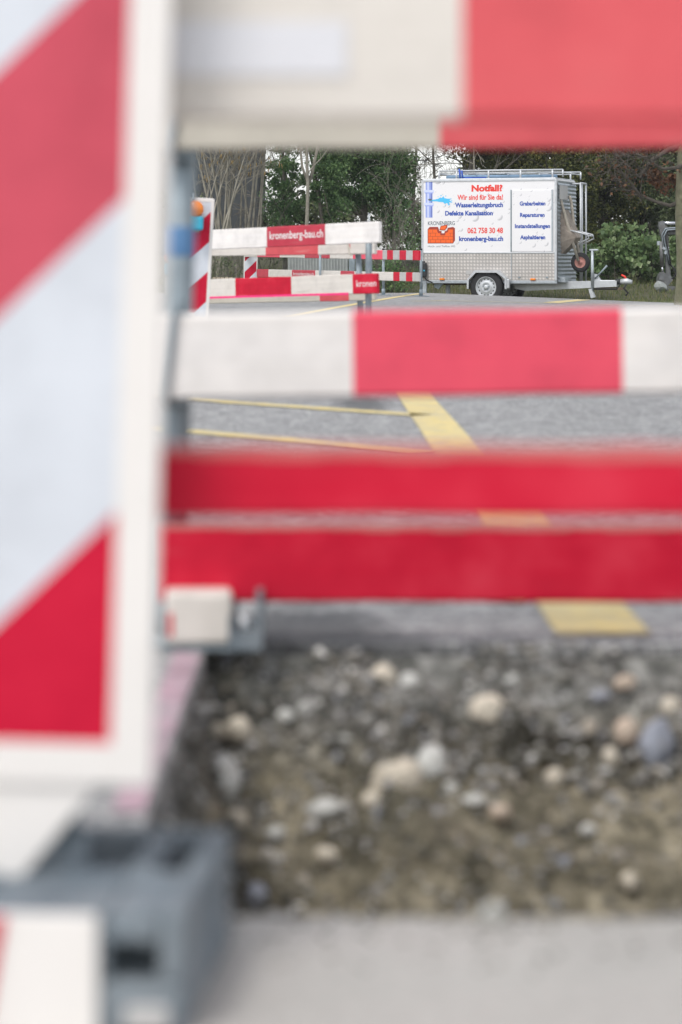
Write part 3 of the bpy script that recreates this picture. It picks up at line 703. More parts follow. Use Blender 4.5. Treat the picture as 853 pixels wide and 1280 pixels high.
# --- beacon plates
def beacon_plate(t, w, h, rim, stripe, thick, phase=0.0, direction=1, pale_top=False, bounds=None):
    """striped plate: rounded white rim, red and white diagonal fields on its face; z 0..h, x centred"""
    mb = MB(); mb.box((0, 0, h / 2), (w, thick, h), ch=min(0.012, w * .06)); mb.build('plate', M['plate_rim'], t)
    # raised lip
    mb = MB()
    lp = 0.004 if w > .2 else 0.003
    for sx in (-1, 1): mb.box((sx * (w / 2 - rim / 2), -thick / 2 - lp / 2 + .0005, h / 2), (rim, lp, h - 0.01), ch=0.001)
    for z in (rim / 2 + .005, h - rim / 2 - .005): mb.box((0, -thick / 2 - lp / 2 + .0005, z), (w - 2 * rim, lp, rim), ch=0.001)
    mb.build('rim', M['plate_rim'], t)
    # diagonal fields clipped to the inner rectangle
    x0, x1, z0, z1 = -w / 2 + rim, w / 2 - rim, rim + .005, h - rim - .005
    def clip(poly, a, b, c):
        out = []
        for i in range(len(poly)):
            p, q = poly[i], poly[(i + 1) % len(poly)]
            dp = a * p[0] + b * p[1] - c; dq = a * q[0] + b * q[1] - c
            if dp <= 0: out.append(p)
            if dp * dq < 0: tt = dp / (dp - dq); out.append((p[0] + tt * (q[0] - p[0]), p[1] + tt * (q[1] - p[1])))
        return out
    for colr, start in (('red_plate', 0), ('white_plate', 1)):
        spans = [(phase + (2 * i + start) * stripe, phase + (2 * i + start + 1) * stripe) for i in range(-6, 14)]
        if bounds: spans = [(bounds[i], bounds[i + 1]) for i in range(start, len(bounds) - 1, 2)]
        for lo, hi in spans:
            # coordinate q = z - direction*x
            poly = [(x0, z0), (x1, z0), (x1, z1), (x0, z1)]
            poly = clip(poly, -direction, 1, hi)
            if poly: poly = clip(poly, direction, -1, -lo)
            if len(poly) >= 3:
                mb = MB(); mb.add([(x, -thick / 2 - 0.0012, z) for x, z in poly], [list(range(len(poly)))])
                up = pale_top and colr == 'red_plate' and sum(q[1] for q in poly) / len(poly) > 0.4  # red fields high on the plate take the paler red
                mb.build('foil_field', M['red_plate_pale' if up else colr], t)
# the big one at the left edge of the picture
sP = 1343.0; yP = F / sP
wP = 0.35; zP = CAM_Z + (HOR - 978) / sP
xR = (184 - CX) / sP
bp = thing('beacon', 'large white rimmed plate with broad red stripes on a hollow blue grey foot', 'traffic beacon', (xR - wP / 2 - 0.0005, yP, 0), (0, R(1.5), R(0)))
holder = bpy.data.objects.new('striped_panel', None); C.objects.link(holder); holder.parent = bp; holder.location = (0, 0, zP)
# stripes: at the inner right edge (px~160) red ends at row 240 going up, white until 630, red until the bottom
stripe = 391 / sP
xin = wP / 2 - 0.038
zz = (978 - 632) / sP
beacon_plate(holder, wP, 1.05, 0.038, 0.29, 0.03, pale_top=True, bounds=[(978 - q) / sP - xin for q in (1010, 632, 242, -72, -470)])
mb = MB(); mb.prism([(-wP / 2 + .02, zP + .01), (0.125, zP + .01), (0.115, zP - 0.01), (0.015, 0.055), (-0.12, 0.055)], -0.012, 0.012); mb.build('tongue', M['plate_rim'], bp)
# its foot
fo = bpy.data.objects.new('foot', None); C.objects.link(fo); fo.parent = bp; fo.location = (-0.221 - bp.location.x, 2.268 - bp.location.y, 0); fo.rotation_euler = (0, R(-1.5), R(-5))
mb = MB()
L0, L1, W0, W1, H = -0.155, 0.155, -0.11, 0.098, 0.115
fw = 0.022
def slab(x0, x1, y0, y1, z0, z1, mt=0, ch=0.006): mb.box(((x0 + x1) / 2, (y0 + y1) / 2, (z0 + z1) / 2), (x1 - x0, y1 - y0, z1 - z0), ch=ch, mat=mt)
slab(W0, W1, L0, L1, 0, 0.05, ch=0.008)
slab(W0, W0 + fw, L0, L1, 0.05, H); slab(W1 - fw, W1, L0, L1, 0.05, H)
slab(W0 + fw, W1 - fw, L1 - fw, L1, 0.05, H); slab(W0 + fw, W1 - fw, -0.05, 0.0, 0.05, H - .004)
slab(0.02, 0.045, 0.0, L1 - fw, 0.05, H - .003)
slab(W0 + fw, 0.045, 0.0, L1 - fw, 0.05, H - 0.03, ch=0.003)
slab(W0 + fw, 0.03, L0, -0.05, 0.05, H - .002, ch=0.004)
slab(0.03, W1 - fw, L0 + 0.07, -0.05, 0.05, H - .003, ch=0.004)
slab(0.03, W1 - fw, L0, L0 + .07, 0.085, H - .003, ch=0.004)
mb.build('body', M['rubber'], fo)
mb = MB(); mb.box((-0.041, L0 - 0.0045, 0.056), (0.128, 0.007, 0.108), ch=0.002); mb.build('reflector', M['plate_rim'], fo)
mb = MB(); mb.prism([(-0.108, 0.004), (-0.076, 0.004), (-0.058, 0.108), (-0.108, 0.108)], L0 - 0.011, L0 - 0.0085); mb.build('red_stripe', M['red_plate'], fo)
mb = MB(); mb.box((0.066, L0 - 0.001, 0.02), (0.04, 0.012, 0.022), ch=0.004); mb.build('lug', M['silver'], fo)

# --- the double barrier in the middle distance
GC = 'boards of the double barrier on the road'
sC = 168.0; yC = F / sC
def board_px(label, xsegs, py_bot_l, py_bot_r, h, s_l, s_r, mats, group, name='barrier_board', t=0.025, seed=0):
    """xsegs in photo columns: [(px0,px1,mat)], board seen between two ends at scales s_l, s_r"""
    pl = W(xsegs[0][0], py_bot_l, s_l); pr = W(xsegs[-1][1], py_bot_r, s_r)
    d = pr - pl; L = d.length; tot = xsegs[-1][1] - xsegs[0][0]
    segs = [((a - xsegs[0][0]) / tot * L, (b - xsegs[0][0]) / tot * L, m) for a, b, m in xsegs]
    yaw = math.atan2(d.y, d.x); pitch = -math.asin(d.z / L)
    o = board(label, segs, h, t, mats, pl, (0, pitch, yaw), group, name, seed)
    return o, L, (lambda px: (px - xsegs[0][0]) / tot * L)
mC = [M['white_fresh'], M['red_foil']]
o, L, fx = board_px('white top board with the web address on a red field, in front', [(240, 266, 1), (266, 341, 0), (341, 413, 1), (413, 476, 0)], 313, 303.5, 0.152, 160, 176, mC, GC, seed=6)
text('kronenberg-bau.ch', o, fx(344.5), fx(410.5), 0.058, 0.058, M['white_print'], -0.0135, 0.012)
o, L, fx = board_px('lower front board, pink sprayed along its bottom edge, cut off lettering at the right end', [(236, 300, 0), (300, 371, 1), (371, 445, 0), (445, 473, 1)], 373.5, 366.8, 0.145, 160, 174, [M['white'], M['red']], GC, seed=7)
# trimmed lettering: only the first six letters stand on the board
text('kronen', o, fx(449.5), fx(472.3), 0.052, 0.047, M['white_print'], -0.0135, 0.0)
mb = MB(); mb.box((fx(345), -0.0135, 0.004), (fx(440) - fx(250), 0.0035, 0.016)); mb.build('paint_streak', M['pink'], o)
board_px('worn rear top board peeping out below the lettered white one', [(240, 338, 0), (338, 403, 1), (403, 470, 0)], 320.5, 317.5, 0.15, 150, 162, [M['white'], M['red_pale']], GC, seed=8)
board_px('worn rear lower board half hidden behind the pink edged one', [(240, 405, 0), (405, 440, 1), (440, 470, 0)], 380, 375.5, 0.15, 150, 162, [M['white_dirty'], M['red_pale']], GC, seed=9)
def post_px(label, px, py_top, s, lean=0.0, base_z=0.0, group=GP, r=0.0241, tape=None):
    p = W(px, py_top, s); h = p.z - base_z
    return post(label, (p.x, p.y, base_z), (0, lean, 0), h, tape, r=r, group=group)
t = post_px('bright steel post clamped to the right end of the lettered board', 460.5, 277, 172, R(0.3))
for z, y in ((0.85, -0.05), (0.45, -0.05)): MB().tube([(0, 0.02, z - .01), (0, y, z - .01), (0, y, z + .17), (0, 0.02, z + .17)], 0.005, 6).build('clip', M['galv'], t)
t = post_px('second steel post leaning just behind the bright one', 453, 301, 160, R(-2.5))
mb = MB(); mb.prism([(-0.07, 0.72), (0.05, 0.74), (0.12, 0.80), (0.10, 0.86), (-0.09, 0.86)], -0.055, -0.045); mb.build('end_shield', M['white_dirty'], t)
for q in range(3):
    mb = MB(); mb.prism([(-0.055 + q * .055, 0.75), (-0.035 + q * .055, 0.755), (-0.055 + q * .055, 0.855), (-0.075 + q * .055, 0.855)], -0.0575, -0.0555); mb.build('shield_stripe', M['red_pale'], t)
post_px('steel post at the hidden left end of the front boards', 240, 283, 158)
post_px('rear steel post at the hidden left end of the back boards', 246, 306, 149)
# beacon in front of it, with warning lamp
sQ = 176.0
pq = W(236.5, 399, sQ)
bq = thing('beacon', 'mid sized striped plate with an orange lamp, leaning beside the lettered board', 'traffic beacon', (pq.x, pq.y, 0), (0, R(3.0), R(10)))
hq = bpy.data.objects.new('striped_panel', None); C.objects.link(hq); hq.parent = bq; hq.location = (0, 0, pq.z)
beacon_plate(hq, 0.245, 0.865, 0.022, 0.213, 0.03, phase=0.03)
mb = MB(); mb.tube([(0, 0, 0.05), (0, 0, pq.z + 0.05)], 0.03, 10); mb.build('stem', M['plate_rim'], bq)
mb = MB(); mb.box((0, 0, 0.055), (0.36, 0.6, 0.11), ch=0.015); mb.build('foot', M['rubber'], bq)
lp = W(246, 288, sQ)
lamp = thing('warning_lamp', 'orange and cyan warning lamp fixed near the top of the leaning plate', 'warning lamp', (lp.x, lp.y - 0.075, lp.z), (0, R(3), 0))
mb = MB(); mb.box((0, 0.0, 0.05), (0.10, 0.075, 0.10), ch=0.015); mb.build('housing', M['cyan'], lamp)
mb = MB(); mb.lathe([(0.0, -0.048), (0.045, -0.045), (0.058, -0.02), (0.06, 0.0), (0.058, 0.02), (0.045, 0.045), (0.0, 0.048)], (-0.012, 0, 0.15), 'Y', 18); mb.build('lens', M['orange'], lamp)
mb = MB(); mb.tube([(-0.03, 0.03, 0.1), (-0.03, 0.055, 0.1), (-0.03, 0.055, 0.265)], 0.006, 6); mb.build('bracket', M['galv'], lamp)
mb = MB(); mb.box((0, 0, -0.006), (0.05, 0.05, 0.014), ch=0.003); mb.build('base_cap', M['rust'], lamp)
# things peeping out left of that plate
sE = 150.0
pe = W(215, 372, sE)
be = thing('beacon', 'second striped plate almost hidden behind the leaning one', 'traffic beacon', (W(222, 345, sE).x, F / sE, 0), (0, R(1), R(-8)))
he = bpy.data.objects.new('striped_panel', None); C.objects.link(he); he.parent = be; he.location = (0, 0, 0.33)
beacon_plate(he, 0.17, 0.32, 0.018, 0.12, 0.03, phase=0.0)
mb = MB(); mb.tube([(0, 0, 0.0), (0, 0, 0.36)], 0.03, 10); mb.build('stem', M['plate_rim'], be)
mb = MB(); mb.box((0, 0, 0.05), (0.3, 0.5, 0.1), ch=0.015); mb.build('foot', M['rubber'], be)
l2 = thing('warning_lamp', 'low orange lamp with a cyan case left of the leaning plate', 'warning lamp', (W(213.5, 343, sE).x, F / sE - .05, W(213, 343, sE).z), (0, 0, 0))
mb = MB(); mb.box((0, 0, 0.045), (0.09, 0.07, 0.09), ch=0.014); mb.build('housing', M['cyan'], l2)
mb = MB(); mb.lathe([(0.0, -0.04), (0.04, -0.038), (0.05, 0.0), (0.04, 0.038), (0.0, 0.04)], (0, 0, 0.14), 'Y', 16); mb.build('lens', M['orange'], l2)
for lab, y0, y1 in (('short board end with a red reflector, upper one left of the leaning plate', 318, 289), ('short board end with a red reflector, lower one left of the leaning plate', 369, 347)):
    p0 = W(207, y0, 152)
    o = board(lab, [(0, 0.035, 0), (0.035, 0.07, 1), (0.07, 0.12, 0)], (y0 - y1) / 152, 0.5, [M['white_dirty'], M['red_pale']], p0 + Vector((0, 0.2, 0)), (0, 0, 0), GC)
post_px('steel post carrying the two short board ends', 218, 287, 150, 0)

# --- the far barrier by the trailer
GD = 'boards of the far barrier beside the trailer'
mD = [M['white'], M['red_foil'], M['red_bright'], M['silver'], M['red']]
base = 0.10
o, L, fx = board_px('far top board, red and white with short grey and red stripes at its right end', [(306, 326, 0), (326, 358, 2), (358, 392, 0), (392, 424, 1), (424, 452, 0), (452, 486, 2), (486, 491, 3), (491, 497.5, 4), (497.5, 504.5, 3), (504.5, 511.5, 4), (511.5, 518.5, 3), (518.5, 525, 4)], 321, 325.3, 0.15, 66, 80, mD, GD, t=0.03)
o, L, fx = board_px('far lower board with small lettering on its red field', [(322, 339, 1), (339, 372, 0), (372, 403, 1), (403, 435, 0), (435, 452, 1), (452, 497, 0), (497, 504, 4), (504, 511, 3), (511, 518, 4), (518, 525, 3)], 346, 352, 0.14, 68, 80, mD, GD, t=0.03)
text('kronenberg-bau.ch', o, fx(374), fx(401), 0.05, 0.055, M['white_print'], -0.0165, 0.0)
for px, s, lab in ((400.5, 73, 'thin post behind the grey concrete block side of the far barrier'), (479.5, 77, 'thin steel post where the striped end of the far boards begins'), (526.5, 79, 'thin steel post at the trailer end of the far boards')):
    yy = F / s; xx = (px - CX) / s
    post_px(lab, px, 311 if px > 410 else 315, s, 0, road_z(xx, yy), r=0.022)
pd_ = W(313, 350, 66)
zb = road_z(pd_.x, pd_.y)
bd = thing('beacon', 'small far striped plate at the left end of the far barrier', 'traffic beacon', (pd_.x, pd_.y, zb), (0, R(1.0), 0))
hd = bpy.data.objects.new('striped_panel', None); C.objects.link(hd); hd.parent = bd; hd.location = (0, 0, pd_.z - zb)
beacon_plate(hd, 0.26, 0.57, 0.02, 0.20, 0.03, phase=0.06)
mb = MB(); mb.tube([(0, 0, 0.05), (0, 0, pd_.z - zb + 0.04)], 0.03, 8); mb.build('stem', M['plate_rim'], bd)
mb = MB(); mb.box((0, 0, 0.05), (0.34, 0.5, 0.1), ch=0.015); mb.build('foot', M['rubber'], bd)
# ribbed grey concrete block behind it
sK = 66.0; pk = W(398, 352, sK); zk = ground_z(pk.x, pk.y)
kb = thing('concrete_block', 'long grey ribbed concrete block lying behind the far barrier boards', 'concrete block', (pk.x, pk.y, zk))
mb = MB(); mb.box((0, 0.2, 0.44), (1.15, 0.4, 0.90), ch=0.015); mb.build('core', M['conc'], kb)
for i in range(20):
    mb = MB(); mb.box((-0.54 + i * 0.0568, -0.006, 0.44), (0.034, 0.02, 0.86), ch=0.004); mb.build('rib', M['conc'], kb)
mb = MB(); mb.box((0.64, 0.1, 0.44), (0.11, 0.3, 0.88), ch=0.01); mb.build('end_post', M['galv_dull'], kb)
# small pallet stack on the verge at the left
pp = W(279, 350, 64); zp = ground_z(pp.x, pp.y)
pl = thing('pallet_stack', 'little tan wooden pallet pile on the verge beneath the hazel stems', 'wooden pallets', (pp.x, pp.y, zp))
for k in range(3):
    for q in range(5 if k != 1 else 3):
        mb = MB(); mb.box((-0.16 + q * 0.08 * (1 if k != 1 else 2), 0, 0.08 + k * 0.11), (0.06, 0.5, 0.03) if k != 1 else (0.07, 0.5, 0.10)); mb.build('slat', M['wood'], pl)
mb = MB(); mb.box((0, 0, 0.035), (0.42, 0.5, 0.07)); mb.build('skid', M['wood'], pl)

# ------------------------------------------------------------ the trailer
TH = R(19); sT = 68.0
pt = W(609.5, 359, sT)
tr = thing('trailer', 'white boxed works trailer with emergency repair advert, roof rack and tread plate skirt', 'trailer', (pt.x, pt.y, pt.z - 0.31), (0, 0, -TH))
KX = sT * math.cos(TH) * 1.0
def lx(px):
    # exact: the ray through column px meets the trailer's side plane
    k = (px - CX) / F
    c, s_ = math.cos(TH), math.sin(TH)
    # world = pt + u*(c,-s_) ; x = k*y
    return (k * pt.y - pt.x) / (c + k * s_)
def lz(py, px=609.5):
    y = pt.y - lx(px) * math.sin(TH)
    return (CAM_Z + (HOR - py) * y / F) - (pt.z - 0.31)
X0, X1 = lx(527.5), lx(695.5)
ZB, ZM, ZT = lz(350.5), lz(316), lz(224.5)
WD = 1.5
# box: body, skirt, corner profiles
mb = MB(); mb.box(((X0 + X1) / 2, WD / 2, (ZM + ZT) / 2), (X1 - X0, WD, ZT - ZM), ch=0.01); mb.build('box', M['sheet'], tr)
mb = MB(); mb.box(((X0 + X1) / 2, WD / 2, (ZB + ZM) / 2 - 0.002), (X1 - X0 - 0.006, WD - 0.006, ZM - ZB - 0.004)); mb.build('skirt', M['tread'], tr)
mb = MB()
for x in (X0 + 0.012, X1 - 0.012): mb.box((x, -0.006, (ZB + ZT) / 2), (0.034, 0.014, ZT - ZB), ch=0.003)
mb.box(((X0 + X1) / 2, -0.006, ZT - 0.012), (X1 - X0 - 0.06, 0.012, 0.035), ch=0.003)
mb.box(((X0 + X1) / 2, -0.005, ZM), (X1 - X0 - 0.06, 0.010, 0.022), ch=0.002)
mb.box((X1 + 0.006, 0.02, (ZB + ZT) / 2), (0.014, 0.05, ZT - ZB), ch=0.003)
mb.build('edge_trim', M['galv_light'], tr)
# door leaf
D0, D1 = lx(639.5), lx(690.5); DT = lz(237.5)
M['door'] = M['sheet']
dr = MB(); dr.box(((D0 + D1) / 2, -0.004, (ZM + DT) / 2 + .008), (D1 - D0 - 0.02, 0.012, DT - ZM - 0.035), ch=0.003); door = dr.build('door', M['sheet'], tr)
mb = MB()
mb.box((D0 - 0.004, -0.008, (ZM + DT) / 2 + .01), (0.022, 0.018, DT - ZM - .02), ch=0.003)
mb.build('door_frame', M['galv_dull'], tr); mb = MB()
mb.box((D1 + 0.004, -0.008, (ZM + DT) / 2 + .01), (0.030, 0.018, DT - ZM - .02), ch=0.003)
mb.build('door_frame', M['galv'], tr)
mb = MB(); mb.box((lx(640) - .01, -0.0045, (ZB + ZM) / 2), (0.012, 0.006, ZM - ZB - .03)); mb.build('seam', M['galv'], tr)
# roof
mb = MB(); mb.box(((X0 + X1) / 2, WD / 2, ZT + 0.012), (X1 - X0 - .03, WD - .03, 0.03), ch=0.008); mb.build('roof', M['galv_light'], tr)
# print
def P(body, a, b, base, cap, mat, off=0.0, par=None): text(body, par or tr, lx(a), lx(b), lz(base, (a + b) / 2), lz(base - cap) - lz(base), M[mat], -0.0015 if par is None else -0.0115, off)
P('Notfall?', 589.6, 628.5, 239.4, 8.4, 'red_print', 0.05)
P('Wir sind für Sie da!', 572, 629, 249.8, 6.6, 'red_print', 0.028)
P('Wasserleitungsbruch', 569, 629, 259.2, 6.1, 'blue_print', 0.042)
P('Defekte Kanalisation', 556.7, 616.3, 269.4, 6.0, 'blue_print', 0.042)
P('KRONENBERG', 535.2, 568.8, 281.5, 5.0, 'grey_print', 0.012)
P('062 758 30 48', 584.6, 629, 291.6, 7.0, 'red_print', 0.028)
P('kronenberg-bau.ch', 574, 629.2, 301.4, 6.2, 'blue_print', 0.042)
P('Hoch- und Tiefbau AG', 535.2, 569, 309, 2.4, 'grey_print', 0.0)
for body, a, b, base in (('Grabarbeiten', 650, 682.2, 257), ('Reparaturen', 650.4, 681.2, 271.3), ('Instandstellungen', 644, 688, 285.2), ('Asphaltieren', 650.6, 682, 299.2)):
    P(body, a, b, base, 5.3, 'blue_print', 0.042, door)
def flat(name, poly, mat, y=-0.0015):
    mb = MB(); mb.add([(lx(a), y, lz(b, a)) for a, b in poly], [list(range(len(poly)))]); return mb.build(name, M[mat], tr)
# pipe, water jet, brick wall emblem
flat('printed_pipe', [(532.3, 227), (540.9, 227), (540.9, 272), (532.3, 272)], 'pipe_print')
flat('pipe_highlight', [(534.4, 227.2), (536.4, 227.2), (536.4, 271.8), (534.4, 271.8)], 'pipe_light', -0.0022)
flat('pipe_shade', [(538.6, 227.2), (540.3, 227.2), (540.3, 271.8), (538.6, 271.8)], 'pipe_dark', -0.0022)
for y0 in (237.5, 253.5):
    flat('printed_flange', [(530.4, y0 + .6), (531.2, y0), (542, y0), (542.8, y0 + .6), (542.8, y0 + 2.4), (542, y0 + 3), (531.2, y0 + 3), (530.4, y0 + 2.4)], 'pipe_light', -0.003)
    flat('flange_shade', [(531, y0 + 3.0), (542.2, y0 + 3.0), (541.4, y0 + 4.4), (531.8, y0 + 4.4)], 'pipe_print', -0.003)
flat('pipe_crack', [(535, 249.5), (537.5, 248.3), (540, 248.9), (540.5, 250.6), (537.5, 251), (536, 250.4)], 'grey_print', -0.0036)
flat('water_jet', [(538, 250.2), (544, 249.3), (548, 248.4), (551, 246.6), (552, 247.6), (555, 245.2), (555.4, 247.4), (559.6, 248.4), (565.6, 248.2), (562, 250), (566, 253.5), (561.5, 252.8), (563, 256.5), (558.5, 253.6), (556.5, 255.2), (554, 252.6), (550, 252.4), (545, 251.6), (538, 251.6)], 'cyan_print', -0.003)
for a, b, r in ((551.5, 244.5, .8), (557.5, 245, .7), (561, 256, .9), (557, 257, .6), (565, 251, .7), (548, 246, .5)):
    flat('water_drop', [(a + r * math.cos(q * PI / 4), b + r * math.sin(q * PI / 4)) for q in range(8)], 'cyan_print', -0.003)
flat('emblem_outline', [(534.8, 286.5), (537.5, 283.6), (547.8, 283.6), (548.6, 285.8), (549.4, 288.6), (552.2, 288.6), (552.2, 291.6), (555.6, 291.6), (556.4, 288.8), (559.0, 288), (560, 284.8), (566.6, 283.6), (569.0, 285.2), (569.0, 300.6), (566.6, 304.3), (534.8, 304.3)], 'brown_print', -0.0022)
flat('emblem_wall', [(535.6, 286.8), (546.4, 286.8), (546.9, 289.2), (548.2, 291.6), (550.8, 291.6), (550.8, 294.2), (556.6, 294.2), (557.2, 291.4), (560.2, 290), (561, 286.8), (566.4, 286.8), (566.4, 303.4), (535.6, 303.4)], 'orange_print', -0.003)
flat('emblem_brick', [(549.5, 287.6), (551.2, 282.4), (559.6, 280.6), (559.3, 284.6), (556.2, 288.2)], 'brown_print', -0.003)
flat('emblem_brick', [(550.3, 286.8), (551.7, 283.2), (558.6, 281.8), (557.8, 285.0), (556, 287.2)], 'orange_print', -0.0036)
for y0 in (291.2, 295.4, 299.4):
    for a, b in (((535.6, 546.9), (561, 566.4)) if y0 < 292 else ((535.6, 566.4),)): flat('mortar_line', [(a, y0), (b, y0), (b, y0 + .35), (a, y0 + .35)], 'brown_print', -0.0036)
for y0, xs_ in ((287, (541,)), (291.4, (538, 544.5, 563)), (295.5, (541, 547.5, 554, 560.5)), (299.5, (538, 544.5, 551, 557.5, 563.5))):
    for a in xs_: flat('mortar_line', [(a, y0), (a + .4, y0), (a + .4, y0 + 3.9), (a, y0 + 3.9)], 'brown_print', -0.0036)

# chassis, wheel, mudguard, lamps, legs
mb = MB()
mb.box(((X0 + X1) / 2, 0.03, ZB - 0.03), (X1 - X0 + 0.02, 0.06, 0.055), ch=0.006)
mb.box(((X0 + X1) / 2, WD - 0.03, ZB - 0.03), (X1 - X0 + 0.02, 0.06, 0.055), ch=0.006)
for x in (X0 + .03, -0.5, 0.5, X1 - .03): mb.box((x, WD / 2, ZB - 0.03), (0.05, WD - .12, 0.05))
mb.build('chassis', M['galv'], tr)
mb = MB(); mb.tube([(0, -0.02, 0.31), (0, WD + .02, 0.31)], 0.035, 10); mb.build('axle', M['galv_dull'], tr)
mb = MB(); mb.box((-0.75, 0.5, ZB - .075), (0.85, 0.12, 0.035)); mb.build('underfloor_plank', M['rust'], tr)
for yy, yc in ((-0.115, 1), (WD - 0.075, -1)):
    w = bpy.data.objects.new('wheel', None); C.objects.link(w); w.parent = tr; w.location = (0, yy + .095, 0.31)
    mb = MB(); mb.lathe([(0.195, -0.085), (0.235, -0.093), (0.285, -0.085), (0.308, -0.06), (0.312, 0), (0.308, 0.06), (0.285, 0.085), (0.235, 0.09), (0.195, 0.085)], (0, 0, 0), 'Y', 40); mb.build('tyre', M['tyre'], w)
    mb = MB(); mb.lathe([(0.197, -0.083), (0.188, -0.088), (0.180, -0.078), (0.172, -0.055), (0.150, -0.05), (0.105, -0.062), (0.075, -0.078), (0.06, -0.06), (0.045, -0.06), (0.040, -0.09), (0.02, -0.095), (0.0, -0.095)], (0, 0, 0), 'Y', 40)
    mb.lathe([(0.19, -0.08), (0.19, 0.08)], (0, 0, 0), 'Y', 40); mb.build('rim', M['galv_light'], w)
    mb = MB()
    for q in range(14):
        a_ = 2 * PI * q / 14; mb.tube([(0.142 * math.cos(a_), -0.0535, 0.142 * math.sin(a_)), (0.142 * math.cos(a_), -0.0505, 0.142 * math.sin(a_))], 0.016, 8)
    mb.build('rim_holes', M['black'], w)
    mb = MB()
    for q in range(5):
        a_ = 2 * PI * q / 5 + .3; mb.tube([(0.055 * math.cos(a_), -0.058, 0.055 * math.sin(a_)), (0.055 * math.cos(a_), -0.085, 0.055 * math.sin(a_))], 0.010, 6)
    mb.build('wheel_bolts', M['galv_dull'], w)
# angular mudguard
outer = [(lx(586.5), lz(361)), (lx(586.5), lz(350)), (lx(595.5), lz(338)), (lx(625.5), lz(338)), (lx(636), lz(348)), (lx(636), lz(361))]
cxm, czm = 0.02, 0.31
inner = [(a + (0.035 if a < 0 else -0.035), min(b, lz(340.0) - 0.012) if 0 < i < 5 else b) for i, (a, b) in enumerate(outer)]
mb = MB()
for i in range(5):
    a, b, c2, d2 = outer[i], outer[i + 1], inner[i + 1], inner[i]
    mb.prism([a, b, c2, d2], -0.15, -0.144); mb.prism([a, b, (b[0] * .99, b[1] - .008), (a[0] * .99, a[1] - .008)], -0.144, 0.06)
mb.build('mudguard', M['galv_light'], tr)
mb = MB(); mb.box((lx(637.5), -0.10, lz(354.5)), (0.05, 0.09, 0.17), ch=0.012); mb.build('mud_flap_bracket', M['galv_light'], tr)
for px in (553, 666.5):
    mb = MB(); mb.box((lx(px), -0.012, lz(349)), (0.095, 0.02, 0.036), ch=0.005); mb.build('reflector', M['orange'], tr)
for px in (649.5, 684):
    mb = MB(); mb.box((lx(px), -0.008, lz(346.6)), (0.04, 0.014, 0.022)); mb.build('fitting', M['galv_dull'], tr)
mb = MB(); mb.box((lx(586.5), -0.006, lz(340.5)), (0.11, 0.008, 0.07)); mb.build('plate_badge', M['silver'], tr)
mb = MB(); mb.box((lx(530.8), -0.06, lz(337.5)), (0.12, 0.09, 0.27), ch=0.018); mb.tube([(lx(530.8), -0.06, lz(330)), (lx(530.8), -0.06, lz(326.4))], 0.03, 8)
mb.build('tail_lamp', M['black'], tr)
mb = MB(); mb.box((lx(532.5), -0.107, lz(338.3)), (0.03, 0.01, 0.025)); mb.build('lamp_lens', M['cyan'], tr)
mb = MB(); mb.tube([(lx(532), -0.05, lz(347)), (lx(534.5), -0.04, lz(350.5)), (lx(541), -0.01, lz(353.5))], 0.012, 6); mb.build('cable', M['black'], tr)
for px, yl in ((531, 0.02), (549, 0.6)):
    mb = MB(); mb.box((lx(px), yl, (lz(351) + 0.0) / 2), (0.075, 0.05, lz(351) - 0.0), ch=0.006); mb.box((lx(px), yl, 0.008), (0.14, 0.12, 0.016)); mb.build('prop_leg', M['galv'], tr)
mb = MB(); mb.prism([(lx(541), lz(355)), (lx(552), lz(355)), (lx(546), lz(362)), (lx(541), lz(359))], 0.10, 0.16); mb.build('gusset', M['galv_dull'], tr)

# roof rack: two rails, posts, cross bars
RZ0, RZ1 = ZT + 0.03, lz(213.0)
mb = MB()
ra, rb = lx(548), lx(703)
for yy in (0.05, WD - 0.05):
    mb.tube([(ra, yy, RZ1), (rb, yy, RZ1)], 0.016, 8)
    for px in (548, 570, 610, 650, 690):
        mb.tube([(lx(px), yy, RZ0 - 0.03), (lx(px), yy, RZ1)], 0.018, 8); mb.box((lx(px), yy - 0.03 if yy < 1 else yy + .02, RZ0 - 0.03), (0.06, 0.05, 0.035))
    mb.tube([(rb, yy, RZ1), (rb, yy, RZ0 + .0)], 0.016, 8)
    mb.tube([(ra, yy, RZ0 + .1), (rb, yy, RZ0 + .1)], 0.011, 6)
for px in (548, 590, 630, 670, 702): mb.tube([(lx(px), 0.05, RZ1 - 0.05), (lx(px), WD - 0.05, RZ1 - 0.05)], 0.014, 6)
mb.build('roof_rack', M['galv_light'], tr)
stp = thing('ratchet_strap', 'blue ratchet strap tied round the rail of the roof rack', 'strap', tr.matrix_world @ Vector((0, 0, 0)))
bpy.context.view_layer.update()
TM = tr.matrix_world.copy()
stp.matrix_world = TM
for px, tz in ((574.5, 0.0), (577.5, -0.035)):
    mb = MB(); mb.tube([(lx(px - .8), 0.028, RZ1 + .035 + tz), (lx(px), 0.024, RZ1 - .06), (lx(px + .4), 0.03, RZ0 - .002)], 0.018, 6); mb.build('strap_loop', M['blue_strap'], stp)
mb = MB(); mb.tube([(lx(577), 0.05, RZ0 + .012), (lx(590), 0.12, RZ0 + .012), (lx(606), 0.10, RZ0 + .012)], 0.014, 6); mb.build('loose_end', M['blue_strap'], stp)
tarp = thing('rolled_tarpaulin', 'grey blue rolled sheet lying on the trailer roof under the rack', 'tarpaulin'); tarp.matrix_world = TM
mb = MB(); mb.tube([(lx(552), 0.35, RZ0 + .03), (lx(566), 0.33, RZ0 + .04), (lx(690), 0.4, RZ0 + .03)], 0.035, 8); mb.build('roll', simple('tarp', (0.18, 0.28, 0.40), .6), tarp)

